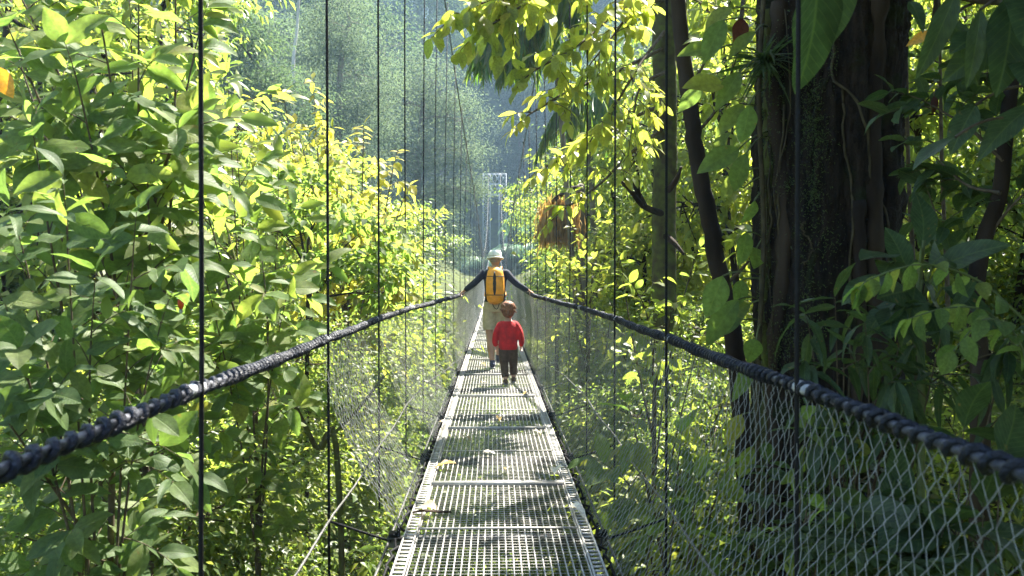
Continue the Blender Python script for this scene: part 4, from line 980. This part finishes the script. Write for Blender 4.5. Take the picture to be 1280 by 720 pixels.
# ------------------------------------------------------------------ palms
def palm(name, label, base, crown, nfr, flen, leaflen, mat, drop=1.0, hang=None, vary=.1, r=.09, dead=0, azs=None, w=.05, nlf=44):
    e = empty(name, base, label, 'palm')
    P = spline([base, base * .4 + crown * .6 + rng.normal(0, .1, 3), crown], 24)
    MB().tube(P, np.linspace(r * 1.2, r * .8, 24), 9).build('trunk', M['bark_grey'], e)
    tpl = leaf_hi(w, .35, .25, rows=4, peak=.3, wav=0, seed=40)
    for k in range(nfr):
        an = (k / nfr * 6.28 + rng.uniform(-.2, .2)) if azs is None else azs[k % len(azs)] + rng.uniform(-.15, .15)
        up = rng.uniform(.15, .7); dv = np.array([np.cos(an), np.sin(an), 0]) * rng.uniform(1 - vary, 1 + vary * .3); lv = rng.uniform(1 - vary * .5, 1 + vary * .3)
        Q = bez(crown, crown + dv * flen * .55 + UP * flen * up * .7, crown + dv * flen * rng.uniform(.8, 1.05) - UP * flen * drop * rng.uniform(.5, 1.0), 22)
        fo = MB().tube(Q, np.linspace(.018, .004, 22), 5).build('frond', M['stem_green'], e)
        T = nrm(np.gradient(Q, axis=0)); pp = []; aa = []; nn = []; zz_ = []
        for m in range(nlf):
            t = .12 + .88 * m / nlf; u = t * 21; i = min(int(u), 20); f = u - i; q = Q[i] * (1 - f) + Q[i + 1] * f
            for sg in (-1, 1):
                sd = nrm(np.cross(T[i], UP)) * sg
                pp.append(q); aa.append(nrm(T[i] * .5 + sd * .55 - UP * (hang if hang is not None else .7 * drop + .15) + rng.normal(0, .08, 3))); nn.append(sd * .4 + UP * .5 + rng.normal(0, .3, 3)); zz_.append(leaflen * lv * (.35 + .65 * np.sin(np.pi * min(1, t * .9 + .12))) * rng.uniform(.85, 1.1))
        leaves_join('leaflets', np.array(pp), np.array(aa), nrm(np.array(nn)), np.array(zz_), tpl, M[mat], fo)
    return e
palm('drooping_palm', 'palm with dark drooping fronds hanging behind the yellow leaves above the bridge', root(760, 16), at(690, 12, 13.5), 18, 1.75, 1.1, 'frond', .75, hang=2.6, r=.05, w=.10, nlf=26, vary=.55, azs=[3.1, 2.6, 3.6, 4.2, 4.9, 2.2, 3.3, 2.9, 3.8, 4.6, 3.45, 1.9, 5.2, 2.4, 4.0, 3.0])
palm('lower_palm', 'pale drooping palm frond cluster hanging lower beside the right hanger cables', root(745, 18), at(735, 125, 17), 9, 1.2, .85, 'frond', 1.3, w=.06, r=.07)
palm('spiky_palm', 'grey-green spiky palm standing in front of the far lattice tower', root(650, 83), at(648, 312, 83), 30, 3.6, 1.3, 'spiky', .3, r=.18, w=.09, nlf=24)
palm('small_spiky_palm', 'smaller spiky grey-green palm left of the far tower foot', root(596, 82), at(598, 326, 82), 22, 2.6, 1.1, 'spiky', .35, r=.15, w=.09, nlf=20)
palm('short_spiky_palm', 'second spiky grey-green palm right of the far tower, beside the bridge net', root(668, 50), at(672, 268, 50), 22, 2.6, .9, 'spiky', .6, r=.15, w=.07, nlf=24)
# dry fringe
e = empty('dry_palm', root(726, 15), 'orange-brown dry palm fringe hanging right of the bridge', 'palm')
MB().tube(spline([root(726, 15), at(728, 300, 15), at(724, 234, 14.8)], 14), .08, 8).build('trunk', M['bark_grey'], e)
MB().tube(spline([at(724, 234, 14.8), at(712, 236, 14.7), at(700, 244, 14.6), at(686, 256, 14.6)], 10), .04, 7).build('stalk', M['bark'], e)
pp = []; aa = []; nn = []; zz_ = []
for k in range(1500):
    u = rng.uniform(0, 1); c = at(680 + 38 * u, 244 + 26 * abs(u - .5) ** 1.5, 14.6) + rng.normal(0, .07, 3) * (1, 1, .7)
    pp.append(c - UP * rng.uniform(0, .5)); aa.append(np.array([rng.normal(0, .16), rng.normal(0, .2), -1])); nn.append(rng.normal(0, 1, 3)); zz_.append(rng.uniform(.25, .55))
leaves_join('dry_fringe', np.array(pp), nrm(np.array(aa)), nrm(np.array(nn)), np.array(zz_), leaf_lo(.05, .1, .1), M['frond_dry'], e, 'stuff')

# red and orange accents
e = empty('red_flower', at(229, 400, 4.6), 'red and white hanging flower beside the nearest left hanger cable', 'flower')
MB().tube(spline([at(222, 352, 4.6), at(226, 365, 4.6), at(229, 374, 4.6)], 6), .004, 5).build('stalk', M['stem_green'], e)
P = at(229, 371, 4.6)
MB().loft([P, P - UP * .02, P - UP * .05, P - UP * .07], (1, 0, 0), [.008, .018, .018, .009], [.008, .016, .016, .008], 10).build('bloom', M['petal'], e)
MB().loft([P + UP * .05 + (-.02, 0, 0), P + UP * .025, P], (1, 0, 0), [.006, .012, .01], [.006, .012, .01], 8).build('sepal', M['clamp'], e)
MB().loft([P - UP * .068, P - UP * .085, P - UP * .10], (1, 0, 0), [.009, .012, .004], [.009, .012, .004], 8).build('tip', M['clamp'], e)
for nm, lab, px, py, d, sz, mt, ax, tp_l in (('red_leaf', 'brown-red curled leaf hanging beside the giant trunk, upper left of it', 928, 22, 5.7, .23, 'red_leaf', (-.15, -.1, -1), BIG), ('yellow_leaf', 'orange-yellow leaf hanging at the upper left edge', 4, 88, 3.9, .17, 'orange_leaf', (.5, -.1, -.8), HI),
                                       ('amber_leaf', 'small amber leaf high behind the overhanging spray at the upper right', 1168, 38, 3.6, .11, 'orange_leaf', (-.8, 0, -.35), HI), ('dead_leaf', 'dark red leaf hanging right of the giant trunk', 1172, 118, 4.4, .10, 'red_leaf', (.1, 0, -1), HI)):
    e = empty(nm, at(px, py, d), lab, 'leaf')
    MB().tube(bez(at(px, py, d) + UP * .06 + (.05, 0, 0), at(px, py, d) + UP * .05, at(px, py, d), 5), .003, 4).build('stalk', M['twig'], e)
    leaf_objects('blade', np.array([at(px, py, d)]), nrm(np.array([ax], float)), nrm(np.array([(.2, -1, .3)], float)), np.array([sz]), tp_l, M[mt], e)

# fallen leaves on the deck
CURL = [leaf_hi(.55, .5, .5, rows=8, peak=.5, wav=.12, seed=50), leaf_hi(.45, .9, .6, rows=8, peak=.45, wav=.15, seed=51), leaf_hi(.5, .3, .2, rows=8, peak=.5, wav=.1, seed=52)]
FL = ((570, 588, .13, 'large pale curled dead leaf on the left half of the deck'), (604, 571, .08, 'small pale dead leaf near the middle of the deck'), (575, 553, .10, 'flat brown dead leaf near the left deck edge'), (624, 528, .10, 'pale dead leaf mid-deck well before the walkers'),
      (545, 648, .12, 'pale torn leaf lying by the bark strip near the left deck edge'), (696, 594, .12, 'dark crumpled leaf near the right deck edge'), (563, 535, .09, 'pale leaf by the left edge just beyond the flat brown one'), (660, 496, .10, 'tan leaf on the right of the deck near the child'),
      (610, 483, .09, 'tan leaf on the deck just left of the child'), (634, 594, .06, 'tiny pale leaf in the middle of the deck beside a bar joint'), (715, 643, .11, 'grey crumpled leaf caught on the right side channel'), (600, 458, .10, 'dark leaf on the deck left of the walking adult'), (668, 545, .07, 'small brown leaf right of the deck middle'))
for px, py, sz, lab in FL:
    d = 1440 / (py - 342); x = (px - 618) / 1000 * d; an = rng.uniform(0, 6.28)
    o = bpy.data.objects.new('fallen_leaf', tmesh(CURL[rng.integers(3)], M['fallen'])); o.location = (x, d, .03 + .25 * sz * .5); o.scale = (sz * 1.35, sz * 1.35, sz * .8); o.rotation_euler = (rng.normal(.12, .12), rng.normal(0, .15), an)
    link(o); tag(o, lab, 'leaf', 'dead leaves lying on the deck')
d = 1440 / (644 - 342); x = (538 - 618) / 1000 * d
bs = MB().loft(spline([(x - .11, d, .012), (x - .04, d + .01, .02), (x + .05, d - .008, .018), (x + .12, d + .012, .01)], 10), (0, 1, 0), np.array([.006, .014, .02, .021, .018, .02, .018, .014, .01, .005]), .006, 8).build('bark_strip', M['bark'])
tag(bs, 'dark curled strip of bark lying across the left side of the deck', 'bark')

# ------------------------------------------------------------------ people
M['skin'] = solid('skin', (.42, .25, .17), .5, noise=.1, scale=6)
M['navy_cloth'] = solid('navy_cloth', (.012, .018, .035), .85, noise=.3, scale=30, bump=.4)
M['khaki'] = solid('khaki', (.48, .43, .28), .9, noise=.15, scale=18, bump=.4)
M['pack_orange'] = solid('pack_orange', (.85, .36, .02), .6, noise=.12, scale=14, bump=.3)
M['black_web'] = solid('black_web', (.015, .015, .016), .7, noise=.2)
M['hat_cloth'] = solid('hat_cloth', (.76, .79, .70), .9, noise=.12, scale=20, bump=.3)
M['hair_grey'] = solid('hair_grey', (.28, .24, .20), .7, noise=.3, scale=60)
M['shoe_blue'] = solid('shoe_blue', (.05, .06, .10), .7, noise=.3, scale=25)
M['shoe_sole'] = solid('shoe_sole', (.25, .25, .25), .8)
M['red_cloth'] = solid('red_cloth', (.50, .012, .014), .85, noise=.3, scale=11, bump=1.0)
M['brown_cloth'] = solid('brown_cloth', (.075, .048, .032), .9, noise=.25, scale=26, bump=.4)
M['hair_auburn'] = solid('hair_auburn', (.20, .075, .03), .6, noise=.5, scale=50, bump=.8, stretch=(1, 1, .3))
M['shoe_brown'] = solid('shoe_brown', (.10, .065, .04), .75, noise=.3, scale=25)

def skinned(mb, name, mat, par, voxel, it=4):
    o = mb.build(name, mat, par)
    md = o.modifiers.new('remesh', 'REMESH'); md.mode = 'VOXEL'; md.voxel_size = voxel; md.use_smooth_shade = True
    sm = o.modifiers.new('smooth', 'SMOOTH'); sm.factor = .5; sm.iterations = it
    return o
def limb(mb, P, r, n=14, sides=14, flat=1.0):
    P = np.asarray(P, float); Q = spline(P, n); rr = np.interp(np.linspace(0, len(P) - 1, n), np.arange(len(P)), r)
    mb.loft(Q, (1, 0, 0) if abs(nrm(Q[-1] - Q[0])[0]) < .8 else (0, 1, 0), rr, rr * flat, sides)
def ell(mb, c, r, n=10, sides=16):
    t = np.linspace(0, np.pi, n); c = np.asarray(c, float)
    P = c + np.stack([np.zeros(n), np.zeros(n), -np.cos(t) * r[2]], 1)
    s_ = np.maximum(np.sin(t), .04); mb.loft(P, (1, 0, 0), r[0] * s_, r[1] * s_, sides)
def hand(mb, wrist, k, dr, out, s_=1.0, grip=None):
    """palm from the wrist along dr; knuckle line across; four fingers curling round grip (or relaxed) and a thumb"""
    wrist = np.asarray(wrist, float); dr = nrm(dr); across = np.array([0, 1.0, 0]) if abs(dr[1]) < .7 else np.array([1.0, 0, 0])
    across = nrm(across - (across @ dr) * dr); palm = nrm(np.cross(across, dr)); palm = palm if palm[2] < 0 else -palm
    kn = wrist + dr * .085 * s_
    mb.loft([wrist, wrist + dr * .03 * s_, wrist + dr * .06 * s_, kn], across, np.array([.026, .036, .042, .040]) * s_, np.array([.019, .016, .015, .013]) * s_, 12)
    for q, L_ in ((-1.5, .062), (-.5, .074), (.5, .078), (1.5, .070)):
        b = kn + across * q * .0195 * s_ - dr * .012 * s_
        m1 = b + (dr * .8 + palm * .25) * L_ * .5 * s_; m2 = m1 + (dr * .25 + palm * .95) * L_ * .36 * s_; m3 = m2 + (palm * .75 - dr * .65) * L_ * .28 * s_
        mb.tube([b, (b + m1) / 2, m1, m2, m3], np.array([.0095, .0092, .009, .0085, .007]) * s_, 8)
    b = wrist + dr * .025 * s_ + across * .034 * s_
    mb.tube([b - across * .012 * s_, b + (dr * .5 + across * .5) * .03 * s_, b + (dr * .75 + across * .5 + palm * .35) * .055 * s_, b + (dr * .8 + across * .2 + palm * .8) * .072 * s_], np.array([.012, .012, .010, .0075]) * s_, 8)

MX, MY = .012, 12.2
man = empty('person', (MX, MY, 0), 'adult in bucket hat with orange backpack and khaki shorts, both hands on the handrails', 'person')
O = np.array([MX, MY, 0.0])
def o_(*v): return O + np.array(v, float)
B = MB()
def torso(b, g, z0, z1):
    z = np.array([.86, .93, 1.0, 1.08, 1.18, 1.28, 1.38, 1.45, 1.50, 1.53]); rx = np.array([.155, .168, .16, .146, .146, .155, .165, .150, .100, .065]); ry = np.array([.105, .118, .112, .102, .108, .118, .118, .098, .078, .062])
    yo = np.array([-.005, -.01, 0, .005, .0, 0, .005, .015, .025, .03])
    zz = np.linspace(z0, z1, 14)
    b.loft(np.stack([np.full(14, MX), MY + np.interp(zz, z, yo), zz], 1), (1, 0, 0), np.interp(zz, z, rx) + g, np.interp(zz, z, ry) + g, 22)
torso(B, 0, .86, 1.53)
limb(B, [o_(0, .03, 1.48), o_(0, .04, 1.55), o_(0, .05, 1.62)], [.062, .055, .055])
ell(B, o_(0, .055, 1.665), (.078, .098, .118)); ell(B, o_(0, .085, 1.615), (.06, .07, .07))
for sg in (-1, 1): ell(B, o_(sg * .08, .045, 1.655), (.012, .022, .032), 7, 8)
ell(B, o_(0, .155, 1.65), (.016, .022, .026), 7, 8)
arms = {-1: [(-.175, .0, 1.445), (-.255, -.03, 1.36), (-.335, -.03, 1.285), (-.405, .01, 1.232), (-.47, .06, 1.18)], 1: [(.175, .0, 1.445), (.255, -.03, 1.355), (.34, -.03, 1.28), (.425, .01, 1.228), (.51, .06, 1.18)]}
for sg in (-1, 1):
    A_ = [o_(*v) for v in arms[sg]]
    limb(B, A_, [.058, .047, .040, .036, .026]); hand(B, A_[-1], 0, A_[-1] - A_[-2] + np.array([sg * .02, .0, -.005]), sg, 1.0)
legs = {-1: [(-.085, -.005, .90), (-.092, .015, .70), (-.085, .01, .50), (-.065, -.04, .30), (-.045, -.10, .10)], 1: [(.085, .0, .90), (.082, .09, .72), (.07, .19, .54), (.058, .22, .34), (.05, .26, .15)]}
for sg in (-1, 1):
    limb(B, [o_(*v) for v in legs[sg]], [.085, .075, .054, .056, .036], 18)
    a = legs[sg][-1]; limb(B, [o_(a[0], a[1] - .03, a[2] - .04), o_(a[0], a[1] + .06, a[2] - .05), o_(a[0] - .0, a[1] + .16, a[2] - .06 + (.0 if sg < 0 else .02))], [.032, .034, .024], 8)
skinned(B, 'body', M['skin'], man, .0065)
G = MB(); torso(G, .014, 1.0, 1.515)
for sg in (-1, 1): limb(G, [o_(*v) for v in [(sg * .12, 0, 1.44)] + arms[sg][:-1]] + [o_(*arms[sg][-1]) - nrm(np.array(arms[sg][-1]) - arms[sg][-2]) * .02], [.064, .060, .054, .049, .044, .034], 18)
skinned(G, 'sweater', M['navy_cloth'], man, .010)
G = MB(); torso(G, .012, .87, 1.05)
for sg in (-1, 1): limb(G, [o_(*(np.array(legs[sg][0]) + (0, 0, .03))), o_(*legs[sg][1]), o_(*(np.array(legs[sg][1]) * .42 + np.array(legs[sg][2]) * .58))], [.105, .102, .098], 12)
sh_ = skinned(G, 'shorts', M['khaki'], man, .010)
for sg in (-1, 1): MB().loft([o_(sg * .155 - .0, .01, .66), o_(sg * .16, .01, .78)], (0, 1, 0), .06, .02, 10).build('pocket', M['khaki'], sh_)
for sg in (-1, 1):
    a = np.array(legs[sg][-1]); tilt = 0 if sg < 0 else .03
    G = MB(); limb(G, [o_(a[0], a[1] - .065, a[2] - .045), o_(a[0], a[1] - .02, a[2] - .035), o_(a[0], a[1] + .06, a[2] - .045), o_(a[0], a[1] + .14, a[2] - .055 + tilt), o_(a[0], a[1] + .195, a[2] - .065 + tilt)], [.030, .046, .045, .040, .022], 14)
    limb(G, [o_(a[0], a[1], a[2] + .03), o_(a[0], a[1] + .0, a[2] - .04)], [.046, .046], 6)
    s1 = skinned(G, 'shoe', M['shoe_blue'], man, .008)
    S_ = MB(); S_.loft(spline([o_(a[0], a[1] - .085, a[2] - .085), o_(a[0], a[1] + .03, a[2] - .09), o_(a[0], a[1] + .21, a[2] - .095 + tilt)], 9), (1, 0, 0), np.array([.022, .036, .04, .038, .038, .043, .046, .040, .022]), .011, 12); S_.build('sole', M['shoe_sole'], s1)
# backpack
bk = MB(); z = np.linspace(1.0, 1.525, 13); t = (z - 1.0) / .525
bw = np.interp(t, [0, .06, .3, .7, .93, 1], [.085, .125, .14, .135, .11, .06]); bd = np.interp(t, [0, .06, .3, .7, .93, 1], [.05, .085, .10, .085, .06, .03])
bk.loft(np.stack([np.full(13, MX), MY - .105 - bd * .75, z], 1), (1, 0, 0), bw, bd, 24)
pack = bk.build('backpack', M['pack_orange'], man)
MB().loft(np.stack([np.full(9, MX - .01), MY - .108 - np.interp(np.linspace(1.12, 1.47, 9), z, bd) * 1.75, np.linspace(1.12, 1.47, 9)], 1), (1, 0, 0), [.008, .018, .024, .022, .026, .021, .024, .016, .008], .006, 8).build('zip', M['black_web'], pack)
for sg in (-1, 1):
    MB().loft(spline([o_(sg * .07, -.10, 1.49), o_(sg * .085, -.02, 1.545), o_(sg * .095, .08, 1.50), o_(sg * .11, .13, 1.36), o_(sg * .135, .10, 1.2), o_(sg * .15, -.04, 1.10)], 16), (1, 0, 0), .022, .006, 8).build('strap', M['pack_orange'], pack)
    MB().loft(spline([o_(sg * .135, -.17, 1.04), o_(sg * .14, -.15, 1.2), o_(sg * .125, -.13, 1.4), o_(sg * .09, -.12, 1.5)], 12), (0, 1, 0), .03, .012, 8).build('side_panel', M['black_web'], pack)
MB().tube(spline([o_(-.05, -.19, 1.02), o_(-.02, -.20, .94), o_(.03, -.20, .91), o_(.07, -.18, 1.02)], 14), .006, 6).build('hanging_strap', M['black_web'], pack)
for zz in (1.12, 1.40):
    q = np.interp(zz, z, bd); w_ = np.interp(zz, z, bw); a = np.linspace(np.pi * 1.08, np.pi * 1.92, 16)
    MB().tube(np.stack([MX + (w_ + .004) * np.cos(a), MY - .105 - q * .75 + (q + .004) * np.sin(a), np.full(16, zz)], 1), .006, 5).build('seam', M['black_web'], pack)
# bucket hat, hair at the nape
ht = MB(); hz = np.array([1.665, 1.672, 1.69, 1.70, 1.73, 1.77, 1.795, 1.803]); hr = np.array([.132, .134, .112, .098, .098, .092, .070, .015])
ht.loft(np.stack([np.full(8, MX), MY + .05 + np.array([-.004, -.003, 0, 0, 0, 0, 0, 0]), hz], 1), (1, 0, 0), hr, hr * 1.12, 26)
hat = ht.build('hat', M['hat_cloth'], man)
MB().loft([o_(0, .05, 1.699), o_(0, .05, 1.72)], (1, 0, 0), .1005, .1125, 26).build('hat_band', M['khaki'], hat)
hr_ = MB(); ell(hr_, o_(0, .045, 1.655), (.082, .096, .075)); hr_.build('hair', M['hair_grey'], man)

# child
KX, KY = .178, 10.36
kid = empty('person', (KX, KY, 0), 'small child with auburn hair in a red long-sleeved top and dark trousers, seen from behind', 'person')
O = np.array([KX, KY, 0.0])
B = MB()
def ktorso(b, g, z0, z1):
    z = np.array([.42, .48, .56, .66, .75, .80, .835]); rx = np.array([.10, .108, .105, .110, .118, .09, .045]); ry = np.array([.075, .085, .085, .085, .082, .065, .042])
    zz = np.linspace(z0, z1, 12); b.loft(np.stack([np.full(12, KX), np.full(12, KY), zz], 1), (1, 0, 0), np.interp(zz, z, rx) + g, np.interp(zz, z, ry) + g, 20)
ktorso(B, 0, .42, .835)
limb(B, [o_(0, .01, .81), o_(0, .015, .85), o_(0, .02, .89)], [.044, .040, .042])
ell(B, o_(0, .02, .965), (.078, .092, .105)); ell(B, o_(0, .05, .92), (.06, .065, .06))
for sg in (-1, 1): ell(B, o_(sg * .08, .015, .945), (.012, .018, .026), 7, 8)
ell(B, o_(0, .112, .945), (.012, .016, .016), 6, 8)
karm = {-1: [(-.100, 0, .775), (-.142, -.015, .70), (-.165, -.02, .62), (-.172, .0, .55), (-.155, .04, .485)], 1: [(.100, 0, .775), (.142, -.012, .70), (.164, -.015, .62), (.175, .01, .55), (.168, .05, .49)]}
for sg in (-1, 1):
    A_ = [o_(*v) for v in karm[sg]]; limb(B, A_, [.040, .034, .029, .026, .019]); hand(B, A_[-1], 0, A_[-1] - A_[-2], sg, .62)
kleg = {-1: [(-.052, 0, .46), (-.055, .01, .36), (-.05, .02, .26), (-.042, -.01, .16), (-.035, -.035, .07)], 1: [(.052, 0, .46), (.062, .04, .36), (.068, .085, .27), (.07, .085, .17), (.072, .08, .085)]}
for sg in (-1, 1):
    limb(B, [o_(*v) for v in kleg[sg]], [.060, .054, .042, .038, .028], 14)
    a = kleg[sg][-1]; limb(B, [o_(a[0], a[1] - .02, a[2] - .03), o_(a[0], a[1] + .05, a[2] - .04), o_(a[0], a[1] + .1, a[2] - .045)], [.024, .024, .018], 8)
skinned(B, 'body', M['skin'], kid, .006)
G = MB(); ktorso(G, .016, .455, .825)
for sg in (-1, 1): limb(G, [o_(sg * .06, 0, .78)] + [o_(*v) for v in karm[sg][:-1]] + [o_(*(np.array(karm[sg][-1]) * .7 + np.array(karm[sg][-2]) * .3))], [.050, .046, .045, .041, .037, .029], 18)
skinned(G, 'red_top', M['red_cloth'], kid, .008)
G = MB(); ktorso(G, .010, .42, .50)
for sg in (-1, 1): limb(G, [o_(*(np.array(kleg[sg][0]) + (0, 0, .02)))] + [o_(*v) for v in kleg[sg][1:-1]] + [o_(*(np.array(kleg[sg][-1]) + (0, 0, .03)))], [.074, .066, .055, .051, .047], 16)
skinned(G, 'trousers', M['brown_cloth'], kid, .008)
for sg in (-1, 1):
    a = np.array(kleg[sg][-1])
    G = MB(); limb(G, [o_(a[0], a[1] - .045, a[2] - .035), o_(a[0], a[1] - .01, a[2] - .028), o_(a[0], a[1] + .05, a[2] - .034), o_(a[0], a[1] + .105, a[2] - .042), o_(a[0], a[1] + .13, a[2] - .048)], [.022, .036, .035, .031, .018], 12)
    s1 = skinned(G, 'shoe', M['shoe_brown'], kid, .007)
    S_ = MB(); S_.loft(spline([o_(a[0], a[1] - .058, a[2] - .058), o_(a[0], a[1] + .03, a[2] - .062), o_(a[0], a[1] + .14, a[2] - .064)], 7), (1, 0, 0), np.array([.016, .027, .029, .029, .033, .030, .016]), .009, 10); S_.build('sole', M['shoe_sole'], s1)
hr_ = MB(); ell(hr_, o_(0, .005, .985), (.093, .102, .105)); ell(hr_, o_(0, -.025, .93), (.078, .066, .065)); ell(hr_, o_(.01, -.03, 1.03), (.07, .07, .055))
for k in range(46):
    an = rng.uniform(2.6, 6.8); el = rng.uniform(-.35, 1.3); v = np.array([np.cos(an) * np.cos(el), np.sin(an) * np.cos(el), np.sin(el)])
    p0 = o_(0, .005, .985) + v * (.086, .094, .098); hr_.tube([p0, p0 + v * .016 + (0, 0, -.008), p0 + v * .02 + (rng.normal(0, .008), 0, -.030)], [.011, .010, .004], 6)
skinned(hr_, 'hair', M['hair_auburn'], kid, .006, 2)

# ------------------------------------------------------------------ haze
m, nt, out, N, L = nodes('haze_air')
pv = N('ShaderNodeVolumePrincipled'); pv.inputs['Density'].default_value = HAZE; pv.inputs['Color'].default_value = (.48, .74, 1.0, 1); pv.inputs['Anisotropy'].default_value = .1
L(pv.outputs[0], out.inputs['Volume'])
hb = MB(); hb.box((0, 70, 31), (186, 136, 41))
hz_ = hb.build('haze', m, None, False); tag(hz_, 'pale bluish humid haze in the air of the valley', 'haze', kind='stuff')
